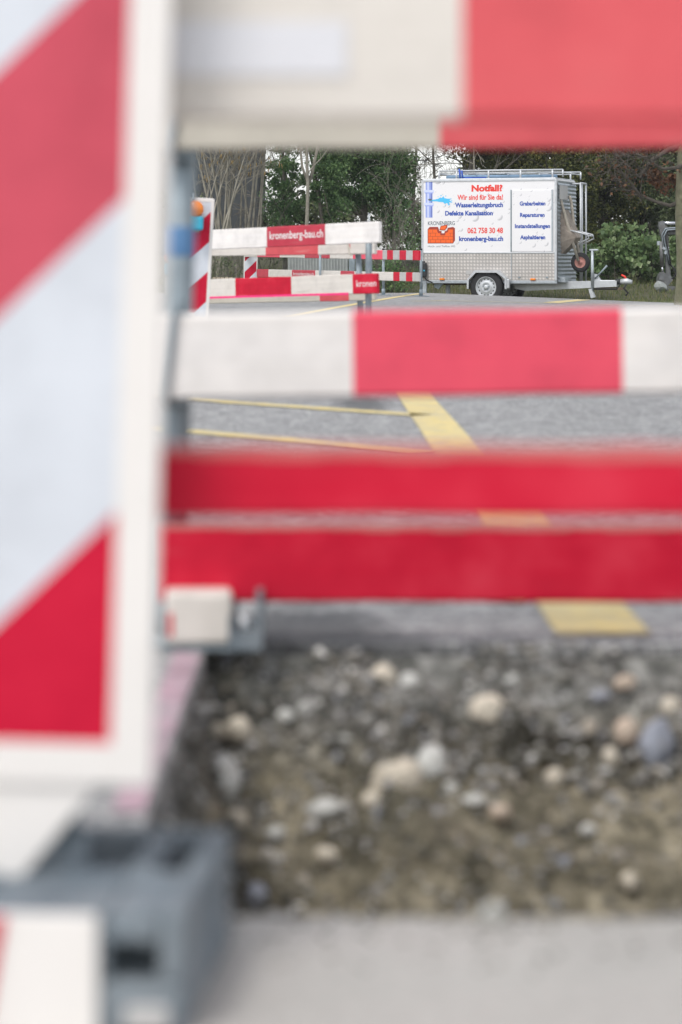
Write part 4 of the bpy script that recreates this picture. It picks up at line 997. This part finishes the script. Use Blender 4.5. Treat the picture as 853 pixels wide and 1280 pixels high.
# corrugated front wall with ladder frame
cz0, cz1 = ZB - 0.02, ZT - 0.03
mb = MB(); nC = 26; vs = []
k2 = nC * 4
for i in range(k2 + 1):
    z = cz0 + (cz1 - cz0) * i / k2; d = 0.012 + 0.018 * (0.5 + 0.5 * math.cos(2 * PI * i / 4))
    vs += [(X1 + d, 0.05, z), (X1 + d, WD - 0.03, z)]
mb.add(vs, [[2 * i, 2 * i + 1, 2 * i + 3, 2 * i + 2] for i in range(k2)])
mb.build('front_cladding', M['galv'], tr)
mb = MB(); mb.box((X1 + .036, 0.42, ZT - 0.24), (0.008, 0.62, 0.26), ch=0.003); mb.build('sign_board', M['silver'], tr)
mb = MB(); fxx = X1 + 0.22
for yy in (0.98, 1.10, 1.42):
    mb.tube([(fxx, yy, ZB - 0.05), (fxx, yy, ZT - 0.04)], 0.018, 8)
mb.tube([(X1 + .03, 1.42, ZT - .05), (fxx, 1.42, ZT - .05)], 0.018, 8); mb.tube([(fxx, 0.98, ZT - .05), (fxx, 1.42, ZT - .05)], 0.018, 8)
mb.tube([(fxx, 0.98, ZB - .04), (fxx, 1.42, ZB - .04)], 0.018, 8); mb.tube([(X1 + .02, 1.1, ZB - .04), (fxx, 1.1, ZB - .04)], 0.018, 8); mb.tube([(X1 + .02, 1.1, ZT - .06), (fxx, 1.1, ZT - .06)], 0.018, 8)
mb.build('ladder_frame', M['galv_light'], tr)

# drawbar, jockey post, coupling (y centre of the trailer is WD/2; seen in front view slightly shifted)
YD = 0.42
def dx(px):
    k = (px - CX) / F; c, s_ = math.cos(TH), math.sin(TH)
    # point = pt + u*(c,-s)+ YD*(s,c)
    return (k * (pt.y + YD * c) - pt.x - YD * s_) / (c + k * s_)
def dz(py, px=700):
    y = pt.y - dx(px) * math.sin(TH) + YD * math.cos(TH); return (CAM_Z + (HOR - py) * y / F) - (pt.z - 0.31)
mb = MB()
for off in (-0.05, 0.05):
    mb.prism([(dx(641), dz(351.5)), (dx(645), dz(361.0)), (dx(658), dz(363.6)), (dx(772), dz(358.0)), (dx(772), dz(350.6)), (dx(700), dz(351.5))], YD + off - 0.02, YD + off + 0.02)
mb.build('drawbar', M['galv_light'], tr)
mb = MB(); mb.box((dx(704), YD, dz(350)), (0.2, 0.5, 0.09), ch=0.006); mb.build('cross_member', M['galv'], tr)
mb = MB(); mb.box((dx(760), YD, dz(352)), (0.42, 0.085, 0.06), ch=0.01); mb.prism([(dx(741), dz(351)), (dx(752), dz(351)), (dx(746), dz(342.5)), (dx(742), dz(342))], YD - .05, YD + .05); mb.build('overrun_housing', M['galv_light'], tr)
mb = MB(); mb.tube([(dx(770), YD, dz(352)), (dx(776), YD, dz(352))], 0.055, 10); mb.build('bellows', M['black'], tr)
mb = MB(); mb.tube([(dx(776), YD, dz(352)), (dx(784), YD, dz(351.6)), (dx(790.5), YD, dz(352.5))], [0.05, 0.06, 0.035], 12); mb.build('coupling_head', M['galv_light'], tr)
mb = MB(); mb.tube([(dx(784), YD, dz(350)), (dx(781), YD, dz(345.5)), (dx(777), YD, dz(343.5))], [0.016, 0.02, 0.016], 8); mb.build('coupling_lever', M['red_print'], tr)
mb = MB(); mb.tube([(dx(784), YD - .05, dz(355)), (dx(781), YD - .06, dz(360)), (dx(786), YD - .05, dz(366)), (dx(783), YD - .05, dz(369))], 0.02, 6); mb.tube([(dx(777), YD - .05, dz(354)), (dx(772), YD - .06, dz(361)), (dx(740), YD - .06, dz(361))], 0.014, 6); mb.build('cable', M['tyre'], tr)
mb = MB(); mb.box((dx(762), YD + .02, dz(360.5)), (0.5, 0.04, 0.05)); mb.build('rod_guard', M['rust'], tr)
mb = MB(); mb.tube([(dx(742), YD - .09, dz(366)), (dx(742), YD - .09, dz(313))], 0.027, 10); mb.box((dx(744), YD - .09, dz(312.5)), (0.16, 0.05, 0.03), ch=.005); mb.build('jockey_post', M['galv'], tr)
mb = MB(); mb.prism([(dx(738), dz(361)), (dx(742), dz(361)), (dx(746), dz(371)), (dx(741), dz(372.5))], YD - .14, YD - .05); mb.build('jockey_foot', M['galv_light'], tr)
mb = MB(); mb.tube([(dx(745), YD - .06, dz(348)), (dx(754), YD - .06, dz(338.5)), (dx(760), YD - .06, dz(332))], [0.016, 0.016, 0.022], 8); mb.build('brake_lever', M['galv_dull'], tr)

# wheelbarrow hung upright on the trailer front
wb = thing('wheelbarrow', 'rusty wheelbarrow hung upright on the ribbed trailer front', 'wheelbarrow'); wb.matrix_world = TM
YW = 0.52; xw = X1
def wx(px):
    k = (px - CX) / F; c, s_ = math.cos(TH), math.sin(TH)
    return (k * (pt.y + YW * c) - pt.x - YW * s_) / (c + k * s_)
def wz(py, px=715):
    y = pt.y - wx(px) * math.sin(TH) + YW * math.cos(TH); return (CAM_Z + (HOR - py) * y / F) - (pt.z - 0.31)
# tray: a pan open towards the trailer wall
rim_ = [(wx(703.5), wz(318)), (wx(700.8), wz(306)), (wx(702.5), wz(292)), (wx(708), wz(282)), (wx(711), wz(279))]
vs = []
tray = MB()
sec = [(wx(702), wz(321), 0.20), (wx(700.5), wz(304), 0.30), (wx(702.5), wz(282), 0.31), (wx(707), wz(262), 0.25)]
deep = [(wx(706), wz(317), 0.15), (wx(716), wz(307), 0.19), (wx(724), wz(297), 0.19), (wx(717), wz(284), 0.17)]
ring1 = [(a, YW - w, b) for a, b, w in sec] + [(a, YW + w, b) for a, b, w in reversed(sec)]
ring2 = [(a, YW - w, b) for a, b, w in deep] + [(a, YW + w, b) for a, b, w in reversed(deep)]
nn = len(ring1)
tray.add(ring1 + ring2, [[i, (i + 1) % nn, nn + (i + 1) % nn, nn + i] for i in range(nn)] + [[nn, nn + 1, nn + 6, nn + 7], [nn + 1, nn + 2, nn + 5, nn + 6], [nn + 2, nn + 3, nn + 4, nn + 5]])
M['tray'] = simple('cement_crusted_steel', (0.25, 0.21, 0.175), 0.8, 0.1, 0.35, 10, 0.2, (0.38, 0.34, 0.29), 0.7)
to = tray.build('tray', M['tray'], wb)
sm = to.modifiers.new('thick', 'SOLIDIFY'); sm.thickness = 0.006
M['handle'] = simple('cement_stained_tube', (0.40, 0.36, 0.30), 0.7, 0.1, 0.25, 15, .1)
for sg in (-1, 1):
    mb = MB(); mb.tube([(wx(703.5) + (.06 if sg > 0 else 0), YW + sg * 0.26, wz(244)), (wx(706) + (.06 if sg > 0 else 0), YW + sg * 0.27, wz(252)), (wx(715.5), YW + sg * 0.20, wz(290)), (wx(724.5), YW + sg * 0.09, wz(326))], 0.028, 8); mb.build('handle', M['handle'], wb)
    mb = MB(); mb.tube([(wx(716), YW + sg * 0.2, wz(288)), (wx(728), YW + sg * 0.22, wz(291)), (wx(738), YW + sg * 0.2, wz(293.5)), (wx(739.5), YW + sg * 0.2, wz(298)), (wx(726), YW + sg * 0.18, wz(305))], 0.016, 6); mb.build('leg', M['galv_light'], wb)
mb = MB(); mb.tube([(wx(738.5), YW - .2, wz(295)), (wx(738.5), YW + .2, wz(295))], 0.016, 6); mb.build('cross_bar', M['galv_light'], wb)
ww = bpy.data.objects.new('wheel', None); C.objects.link(ww); ww.parent = wb; ww.location = (wx(726), YW, wz(328))
mb = MB(); mb.lathe([(0.10, -0.045), (0.14, -0.05), (0.172, -0.035), (0.182, 0), (0.172, 0.035), (0.14, 0.05), (0.10, 0.045)], (0, 0, 0), 'Y', 30); mb.build('tyre', M['tyre'], ww)
mb = MB(); mb.lathe([(0.108, -0.044), (0.10, -0.046), (0.088, -0.03), (0.04, -0.034), (0.028, -0.06), (0, -0.06)], (0, 0, 0), 'Y', 24); mb.build('rim', M['redrim'], ww)

# ------------------------------------------------------------ excavator arm
sX = 63.0; px0 = W(838, 330, sX)
ex_ = thing('excavator', 'worn dark digger arm with hoses, folded down beside the tree trunk', 'excavator', (px0.x, px0.y, ground_z(px0.x, px0.y)))
zg = ground_z(px0.x, px0.y)
def E(px, py, y=0.0): p = W(px, py, sX); return Vector((p.x - px0.x, y, p.z - zg))
mb = MB(); mb.prism([(E(823, 283).x, E(823, 283).z), (E(824, 277).x, E(824, 277).z), (E(829, 276).x, E(829, 276).z), (E(834, 287).x, E(0, 287).z), (E(836, 310).x, E(0, 310).z), (E(838, 345).x, E(0, 345).z), (E(833, 347).x, E(0, 347).z), (E(831, 315).x, E(0, 315).z)], -0.09, 0.09); mb.build('dipper_stick', M['exc'], ex_)
mb = MB(); mb.prism([(E(829, 287).x, E(0, 287).z), (E(832, 285).x, E(0, 284).z), (E(870, 283).x, E(0, 283).z), (E(930, 300).x, E(0, 300).z), (E(960, 345).x, E(0, 345).z), (E(945, 345).x, E(0, 345).z), (E(922, 308).x, E(0, 308).z), (E(870, 293).x, E(0, 293).z), (E(834, 293).x, E(0, 293).z)], -0.12, 0.12); mb.build('boom', M['exc'], ex_)
mb = MB(); mb.tube([E(826, 279, -.02), E(850, 279, -.02)], 0.035, 10); mb.build('piston_rod', M['chrome'], ex_)
mb = MB(); mb.tube([E(850, 279, -.02), E(885, 281, -.02)], 0.06, 10); mb.build('cylinder', M['exc'], ex_)
mb = MB(); mb.tube([E(825.5, 302, -.12), E(827, 333, -.12)], 0.04, 8); mb.build('bucket_cylinder', M['exc'], ex_)
mb = MB(); mb.tube([E(827, 333, -.12), E(827.5, 340, -.12)], 0.022, 8); mb.build('bucket_rod', M['chrome'], ex_)
for q in range(4):
    yq = -0.13 - 0.02 * q
    mb = MB(); mb.tube([E(858, 288 + q * .8, yq), E(842, 285 + q, yq), E(831 + q * .7, 286 + q, yq), E(827 + q, 293 + q, yq), E(828 + q * 1.3, 305, yq), E(832 + q, 318, yq), E(835 + q * .6, 330, yq)], 0.016, 6); mb.build('hose', M['tyre'] if q % 2 else M['galv_dull'], ex_)
mb = MB(); mb.tube([E(836, 330, -.13), E(842, 336, -.16), E(844, 342, -.16), E(840, 348, -.15), E(833, 348, -.13)], 0.018, 6); mb.build('hose', M['tyre'], ex_)
mb = MB(); mb.box(E(831, 311.5, -.15), (0.14, 0.05, 0.05), (0, .4, 0)); mb.box(E(822.5, 304, -.1), (0.06, 0.08, 0.08)); mb.box(E(832, 313, -.15), (0.05, 0.05, 0.16), (0, .4, 0)); mb.build('hose_clamp', M['galv'], ex_)
mb = MB()
mb.prism([(E(822, 348).x, E(0, 348).z), (E(824, 342).x, E(0, 342).z), (E(836, 341).x, E(0, 341).z), (E(840, 350).x, E(0, 350).z), (E(834, 357).x, E(0, 357).z), (E(821, 356).x, E(0, 356).z)], -0.16, 0.16); mb.box(E(826, 345, -.17), (0.1, 0.03, 0.16)); mb.build('quick_coupler', M['exc'], ex_)
mb = MB(); mb.prism([(E(820, 366).x, E(0, 367).z), (E(822, 362).x, E(0, 362).z), (E(830, 357).x, E(0, 357).z), (E(843, 358).x, E(0, 358).z), (E(846, 366).x, E(0, 366).z), (E(842, 378).x, 0.0), (E(836, 371).x, E(0, 371).z)], -0.30, 0.30); mb.build('bucket', M['exc'], ex_)
for q in range(4):
    mb = MB(); mb.prism([(E(818, 371).x, 0.0), (E(824, 364.5).x, E(0, 364.5).z), (E(828, 365).x, E(0, 365).z), (E(825, 371).x, 0.0)], -0.28 + q * .16, -0.20 + q * .16); mb.build('bucket_tooth', M['rust'], ex_)
# undercarriage outside the frame
mb = MB(); mb.box(E(962, 350), (1.4, 1.2, 0.7), ch=0.1); mb.build('superstructure', M['exc'], ex_)
for yy in (-0.6, 0.6):
    q = E(962, 0); mb = MB(); mb.box((q.x, yy, 0.2), (2.0, 0.35, 0.4), ch=0.12); mb.build('track', M['tyre'], ex_)
st = W(825, 372, 63.5)
rk = thing('rock', 'pale angular boulder lying in front of the digger bucket', 'rock', (st.x, st.y - .1, ground_z(st.x, st.y - .1)))
link('boulder', stone_mesh(91, 2, 0.14, 0.14, 0.13, 0.9, 'conc'), rk, (0, 0, 0.09))

# ------------------------------------------------------------ vegetation
def rvec(n):
    a = rng.standard_normal((n, 3)); return a / np.linalg.norm(a, axis=1, keepdims=True)
def leaves(name, pts, size, mat, parent, aspect=0.6, up=0.3, var=0.4):
    n = len(pts)
    d = rvec(n); d[:, 2] -= up; d /= np.linalg.norm(d, axis=1, keepdims=True)
    q = np.cross(d, rvec(n)); q /= np.maximum(1e-6, np.linalg.norm(q, axis=1, keepdims=True))
    nrm = np.cross(d, q)
    s = size * (1 + var * (rng.random((n, 1)) * 2 - 1))
    v = np.empty((n, 4, 3)); v[:, 0] = pts - d * s / 2; v[:, 2] = pts + d * s / 2
    v[:, 1] = pts + q * s * aspect / 2 + nrm * s * .12; v[:, 3] = pts - q * s * aspect / 2 + nrm * s * .12
    return link(name, np_mesh(name, v.reshape(-1, 3), 4, mat), parent)
def clumps(n, centre, radii, k, csize, gap=0.0):
    """points in k clumps spread through an ellipsoid"""
    c = rvec(k) * (rng.random((k, 1)) ** (1 / 2.2)) * np.array(radii) + np.array(centre)
    w = rng.random(k) ** 1.5 + 0.15; w /= w.sum()
    idx = rng.choice(k, n, p=w)
    r = csize * (0.5 + rng.random((k, 1)))[idx]
    off = rvec(n) * (rng.random((n, 1)) ** 0.45) * r
    off[:, 2] *= 0.75
    return c[idx] + off
def twigs(mb, p, d, length, r, depth, n_child=3, spread=0.6, bend=0.25, droop=0.0, sides=5, tips=None, rmin=0.004):
    p = Vector(p); d = Vector(d).normalized(); k = 5 if depth else 4
    pts = [p.copy()]; rs = [r]
    for i in range(k):
        d = (d + Vector((random.gauss(0, bend), random.gauss(0, bend), random.gauss(0, bend) - droop)) * 0.5).normalized()
        p = p + d * length / k; pts.append(p.copy()); rs.append(max(rmin, r * (1 - 0.62 * (i + 1) / k)))
    mb.tube(pts, rs, sides if depth > 0 else 3, cap=False)
    if tips is not None: tips.append(pts[-1])
    if depth > 0:
        for c in range(n_child):
            i = random.randint(2, k); q = pts[i]
            ax = Vector((random.gauss(0, 1), random.gauss(0, 1), random.gauss(0, .6))).normalized()
            nd = (d + ax * spread).normalized()
            twigs(mb, q, nd, length * random.uniform(.45, .75), max(rmin, rs[i] * .65), depth - 1, n_child, spread, bend, droop, max(3, sides - 1), tips, rmin)

# dark building behind the hazel
sH = 52.0; yH = F / sH; zH = 0.7
ho = thing('house', 'dark grey building wall showing between the hazel stems', 'house', (-4.6, yH, zH))
mb = MB(); mb.box((0, 3.0, 2.4), (5.2, 6, 5.6)); mb.build('wall', M['wall_dark'], ho)
mb = MB(); mb.prism([(-2.9, 5.1), (2.9, 5.1), (0, 7.2)], -0.3, 6.3); mb.build('roof', M['roof_dark'], ho)
for wxx in (-1.3, 0.9):
    f = MB(); f.box((wxx, -0.02, 3.9), (1.0, 0.08, 1.2)); fo2 = f.build('window', M['galv_dull'], ho)
    f = MB(); f.box((wxx, -0.064, 3.9), (0.84, 0.012, 1.04)); f.build('pane', M['black'], fo2)

def G(px, s): x = (px - CX) / s; return Vector((x, F / s, ground_z(x, F / s)))

# hazel stems with catkins
hz_n = 0
for k, (pc, s, nst, lab) in enumerate(((262, 61, 12, 'hazel clump with yellow catkins, left of the pair before the dark wall'), (300, 60, 13, 'hazel clump with yellow catkins at the right edge of the dark wall'))):
    g0 = G(pc, s)
    t = thing('hazel_bush', lab, 'hazel bush', g0, group='hazel bushes with catkins')
    mb = MB(); tips = []
    for i in range(nst):
        a = 2 * PI * i / nst; o = Vector((0.32 * math.cos(a) * random.uniform(.4, 1.2), 0.25 * math.sin(a), 0))
        d = Vector((o.x * 0.28 + random.gauss(0, .07), o.y * .3, 1))
        pts = [o.copy()]; p = o.copy(); rs = []
        Ls = random.uniform(4.2, 5.5); kk = 9; r0 = random.uniform(.018, .034)
        for j in range(kk):
            d = (d + Vector((random.gauss(0, .07), random.gauss(0, .07), 0))).normalized(); p = p + d * Ls / kk; pts.append(p.copy())
            if j > 2:
                for q in range(3): twigs(mb, p, d + Vector((random.gauss(0, .8), random.gauss(0, .8), .1)), random.uniform(.4, 1.1), r0 * .3, 1, 3, .6, .25, 0, 4, tips, .004)
        rs = [r0 * (1 - .75 * j / kk) for j in range(kk + 1)]
        mb.tube(pts, rs, 7, cap=False)
    mb.build('stems', M['bark_pale'], t)
    cm = MB(); tips = [q for q in tips if q.z < 4.4]; random.shuffle(tips)
    for q in tips[:260]:
        for c in range(random.randint(1, 2)):
            q2 = q + Vector((random.gauss(0, .02), random.gauss(0, .02), 0)); l = random.uniform(.06, .12)
            cm.tube([q2, q2 + Vector((random.gauss(0, .006), 0, -l * .5)), q2 + Vector((random.gauss(0, .01), 0, -l))], [0.006, 0.011, 0.005], 5)
    stuff(cm.build('catkins', M['catkin'], t))

# low twiggy scrub along the verge left
def scrub(pc, s, w, h, n, lab, mat, group=None, leafmat=None, nl=0, lsize=.05):
    g0 = G(pc, s); t = thing('shrub', lab, 'shrub', g0, group=group)
    mb = MB()
    for i in range(n):
        o = Vector((random.uniform(-w, w), random.uniform(-.4, .4), 0))
        twigs(mb, o, (random.gauss(0, .35), random.gauss(0, .3), 1), h * random.uniform(.5, 1.0), random.uniform(.006, .014), 2, 3, .55, .3, 0, 4, None, .0038)
    mb.build('branches', mat, t)
    if leafmat: leaves('foliage', clumps(nl, (0, 0, h * .45), (w, .4, h * .45), 26, .25), lsize, leafmat, t)
    return t
scrub(222, 60, 0.55, 2.6, 16, 'thin grey bare shrub between the big plate and the hazels', M['bark_grey'], None, M['dark_leaf'], 1500, .05)
scrub(335, 59, 0.45, 1.3, 12, 'low bare scrub right of the hazel clumps', M['bark_grey'], None, M['dark_leaf'], 900, .045)
scrub(440, 63, 0.6, 1.0, 14, 'low leafy scrub behind the grey concrete block', M['bark_grey'], None, M['dark_leaf'], 1800, .05)
scrub(508, 62, 0.40, 2.2, 16, 'tangle of bare twigs left of the trailer box', M['bark_grey'], None, M['ivy'], 700, .05)
scrub(480, 64, 0.5, 0.8, 12, 'low green scrub behind the striped end of the far barrier', M['bark_grey'], None, M['ivy'], 2200, .05)
scrub(280, 62, 0.7, 0.8, 16, 'knee high dry scrub at the feet of the hazels', M['bark_grey'], None, M['dark_leaf'], 900, .04)

# pale young tree that forks
def tree(pc, s, lab, name, height, r, bark, fork_h, branches, crown=None, cat='tree', lean=(0, 0), depth=2, group=None, spread=.55, blen=1.4):
    g0 = G(pc, s); t = thing(name, lab, cat, g0, group=group)
    mb = MB(); kk = 10; pts = []; rs = []
    p = Vector((0, 0, -0.05)); d = Vector((lean[0], lean[1], 1)).normalized()
    for j in range(kk + 1):
        pts.append(p.copy()); rs.append(r * (1 - .8 * j / kk) * (1.25 if j == 0 else 1)); d = (d + Vector((random.gauss(0, .05), random.gauss(0, .05), 0.05))).normalized(); p = p + d * height / kk
    mb.tube(pts, rs, 9, cap=False); mb.build('trunk', bark, t)
    mb = MB()
    for i in range(branches):
        z = fork_h + (height - fork_h) * (i + .3) / branches; j = min(kk - 1, int(z / height * kk)); q = pts[j].lerp(pts[j + 1], z / height * kk - j)
        a = random.uniform(0, 2 * PI)
        twigs(mb, q, (math.cos(a) * .8, math.sin(a) * .8, random.uniform(.3, .9)), blen * random.uniform(.6, 1.1), max(.008, rs[j] * .45), depth, 4, spread, .25, 0, 5, None, .005)
    mb.build('branches', bark, t)
    if crown:
        for nm, pts_, size, mt in crown: leaves(nm, pts_, size, mt, t)
    return t
t = tree(384, 60.5, 'slender pale forked tree in front of the ivy clad tree', 'young_tree', 5.0, 0.052, M['bark_pale'], 2.2, 8, depth=2, blen=1.2)
mb = MB(); mb.tube([(0.0, 0, 2.0), (0.10, 0, 2.25), (0.24, 0.02, 2.9), (0.30, 0.03, 3.6), (0.42, 0, 4.6)], [.04, .036, .03, .024, .012], 8); mb.tube([(0.02, 0, 2.05), (-0.10, .02, 2.4), (-.16, 0, 3.0), (-.2, 0, 4.0)], [.03, .026, .02, .012], 7); mb.build('fork', M['bark_pale'], t)
def cr(n, c, rad, k, cs): return clumps(n, c, rad, k, cs)
tree(357, 58, 'bare trunk wrapped in ivy, sky showing through its crown', 'ivy_tree', 6.5, 0.05, M['bark_grey'], 1.2, 16, [('foliage', np.concatenate([cr(8500, (0, 0, 1.7), (.5, .5, 1.5), 60, .20), cr(1800, (0.1, 0, 3.9), (.9, .7, 1.4), 26, .22)]), .058, M['ivy'])], lean=(-.05, 0), depth=3)
tree(452, 57, 'broad tree overgrown with dark ivy in the middle', 'ivy_tree', 7.0, 0.09, M['bark_grey'], 1.0, 8, [('foliage', np.concatenate([cr(38000, (0, -.2, 2.7), (1.0, .9, 1.8), 120, .30), cr(7000, (0, 0, 5.2), (1.2, 1, 1.6), 60, .36)]), .065, M['ivy'])], depth=2)
tree(412, 58, 'narrower ivy covered stem joining the broad dark one on its left', 'ivy_tree', 6.0, 0.05, M['bark_grey'], 1.4, 10, [('foliage', cr(12000, (0, -.15, 2.4), (.42, .5, 2.0), 60, .24), .062, M['ivy'])], depth=2)
tree(493, 57, 'ivy covered stem on the right flank of the broad dark one', 'ivy_tree', 6.0, 0.05, M['bark_grey'], 1.2, 10, [('foliage', cr(15000, (0, -.15, 2.6), (.42, .5, 1.9), 70, .25), .062, M['ivy'])], depth=3)
tree(518, 55, 'thin bare tree against the white sky left of the trailer roof', 'bare_tree', 6.0, 0.045, M['bark_grey'], 0.8, 18, None, depth=3)
tree(538, 54, 'thin bare tree rising behind the rear corner of the trailer', 'bare_tree', 6.0, 0.045, M['bark_grey'], 1.6, 16, None, depth=3, lean=(.05, 0))
tree(592, 54, 'leafy tree with gaps behind the left half of the roof rack', 'ivy_tree', 7.0, 0.08, M['bark_grey'], 1.6, 18, [('foliage', cr(9000, (0.2, 0, 3.4), (.9, .7, 1.8), 90, .25), .075, M['thuja'])], depth=3)
tree(602, 58, 'pale forking twigs of a small tree right behind the roof rack', 'young_tree', 4.6, 0.03, M['bark_pale'], 2.4, 12, None, depth=2)
for pc, s, n, lab, mt in ((628, 53, 9000, 'yellowish green conifer behind the middle of the trailer', 'thuja'), (668, 54, 10000, 'yellowish green conifer behind the front of the trailer', 'thuja'), (712, 56, 12000, 'tall dull conifer right behind the ladder frame of the trailer', 'thuja'),
                          (755, 55, 13000, 'wide dark conifer above the drawbar', 'thuja'), (803, 54, 13000, 'dark conifer behind the digger arm', 'dark_leaf'), (850, 55, 12000, 'dark conifer at the right picture edge behind the trunk', 'dark_leaf')):
    tree(pc, s, lab, 'conifer', 7.0, 0.12, M['bark_dark'], .8, 12, [('foliage', np.concatenate([cr(int(n * 2.7), (0, 0, 2.4), (.85, .7, 2.4), 140, .30), cr(n // 3, (0, 0, 5), (.6, .6, 1.5), 40, .3)]), .07, M[mt])], depth=2)
# ivy bushes low at the right
GI = 'glossy ivy mounds along the verge'
for pc, s, h, w, n, lab in ((787, 61, 1.15, .75, 4200, 'large leaved glossy ivy mound left of the digger arm'), (735, 60, .7, .55, 2200, 'darker ivy mound behind the trailer coupling'), (838, 60, 1.0, .6, 2600, 'ivy mound behind the digger arm and trunk')):
    g0 = G(pc, s); t = thing('ivy_bush', lab, 'ivy bush', g0, group=GI)
    mb = MB()
    for i in range(18): twigs(mb, (random.uniform(-w, w) * .6, random.uniform(-.3, .3), 0), (random.gauss(0, .6), random.gauss(0, .5), 1), h * random.uniform(.5, 1), .012, 1, 3, .6, .3, 0, 4)
    mb.build('stems', M['bark_dark'], t)
    leaves('foliage', clumps(n, (0, 0, h * .5), (w, .5, h * .55), 60, .2), .11, M['ivy_fresh'], t, .8, .2)
# hedge mass behind everything (reads as one)
hp = []
for i in range(40):
    x = -13 + i * 0.72; top = 2.6 if (-2.2 < x < 2.3) else 5.5
    if -1.9 < x < -0.5: top = 2.1
    if 1.4 < x < 2.9: top = 1.2
    hp.append(clumps(1500, (x, 60 + random.uniform(-.5, .5), .7 + top * .45), (.65, .5, top * .5), 20, .4))
hg = leaves('hedgerow', np.concatenate(hp), .12, M['dark_leaf'], None); hg['kind'] = 'stuff'
hg['label'] = 'dark dense hedgerow closing the view behind the trees'

# tree at the right edge with rough trunk and brown branches
g0 = G(857, 77); g0.z = road_z(g0.x, min(41.9, g0.y))
t = thing('bare_tree', 'rough mossy trunk at the right edge with drooping brown branches', 'tree', g0)
mb = MB(); kk = 12
mb.tube([(0.02 * math.sin(j * 1.3), 0, -0.02 + j * .45) for j in range(kk)], [.19, .165] + [.155 - .004 * j for j in range(kk - 2)], 14, cap=False)
tk = mb.build('trunk', M['bark_moss'], t)
mb = MB(); tips = []
random.seed(21)
def limb(pts, r0, nsub, ln):
    pts = [Vector(q) for q in pts]; k = len(pts)
    mb.tube(pts, [r0 * (1 - .75 * i / (k - 1)) for i in range(k)], 7, cap=False)
    for i in range(nsub):
        u = random.uniform(.25, 1) * (k - 1); j = min(k - 2, int(u)); q = pts[j].lerp(pts[j + 1], u - j)
        d = (pts[j + 1] - pts[j]).normalized()
        twigs(mb, q, d + Vector((random.gauss(0, .6), random.gauss(0, .6), random.gauss(-.1, .5))), ln * random.uniform(.4, 1), .011, 2, 3, .6, .25, .05, 4, tips, .004)
def T(px, py, y=0): p = W(px, py, 77); return (p.x - g0.x, y, p.z - g0.z)
limb([T(856, 180), T(838, 186), T(815, 200), T(800, 222), T(782, 205), T(768, 190)], .05, 14, .5)
limb([T(856, 250), T(838, 257), T(820, 252), T(800, 243), T(788, 228), T(776, 212)], .04, 12, .45)
limb([T(856, 205), T(845, 210, -.2), T(825, 212, -.3), T(805, 200, -.4), T(785, 190, -.4)], .04, 14, .5)
limb([T(856, 150), T(835, 150, .3), T(810, 165, .4), T(785, 172, .5), T(765, 168, .5)], .05, 18, .6)
limb([T(856, 150), T(880, 120, .3), T(905, 90, .4)], .06, 8, .9)
limb([T(856, 120), T(830, 80, .3), T(800, 30, .4)], .06, 8, .9)
mb.build('branches', M['bark_dark'], t)
tp = np.array([q[:] for q in tips]); sel = tp[(tp[:, 2] > 1.6)]
brn = np.concatenate([sel[rng.choice(len(sel), min(len(sel), 260), replace=False)] + rng.normal(0, .05, (min(len(sel), 260), 3)), clumps(500, T(832, 225, .2), (.35, .3, .22), 14, .12)])
leaves('withered_leaves', brn, .07, M['brown_leaf'], t)

# grass along the verge
n = 42000
gx = rng.uniform(-7, 9.5, n); gy = 42.4 + rng.random(n) ** 1.2 * 11
gz = np.array([ground_z(a, b) for a, b in zip(gx, gy)])
hgt = rng.uniform(.03, .10, n) * np.where(gy > 46.5, 1.4, 1.0) * np.where(gy < 43.4, .6, 1)
ang = rng.uniform(0, 2 * PI, n); ln = rng.normal(0, .35, (n, 2)) * hgt[:, None]
v = np.empty((n, 3, 3)); wv = 0.008
v[:, 0] = np.stack([gx - wv * np.cos(ang), gy - wv * np.sin(ang), gz - .01], 1); v[:, 1] = np.stack([gx + wv * np.cos(ang), gy + wv * np.sin(ang), gz - .01], 1)
v[:, 2] = np.stack([gx + ln[:, 0], gy + ln[:, 1], gz + hgt], 1)
gr = stuff(link('grass', np_mesh('grass', v.reshape(-1, 3), 3, M['grass'])))
gr['label'] = 'short dry green grass on the verge below the trees'
bpy.context.view_layer.update()

# thin spring haze that lifts the far trees
m, nt, bs = new_mat('haze'); nt.nodes.remove(bs)
pvn = nt.nodes.new('ShaderNodeVolumePrincipled'); pvn.inputs['Color'].default_value = (0.86, 0.90, 0.95, 1); pvn.inputs['Density'].default_value = 0.0005; pvn.inputs['Anisotropy'].default_value = 0.2
nt.links.new(pvn.outputs[0], nt.nodes['Material Output'].inputs['Volume'])
mb = MB(); mb.box((0, 88, 4.8), (340, 330, 13.6)); hz = stuff(mb.build('haze', m))
hz['label'] = 'thin pale haze in the air between the barriers and the trees'
bpy.context.view_layer.update()
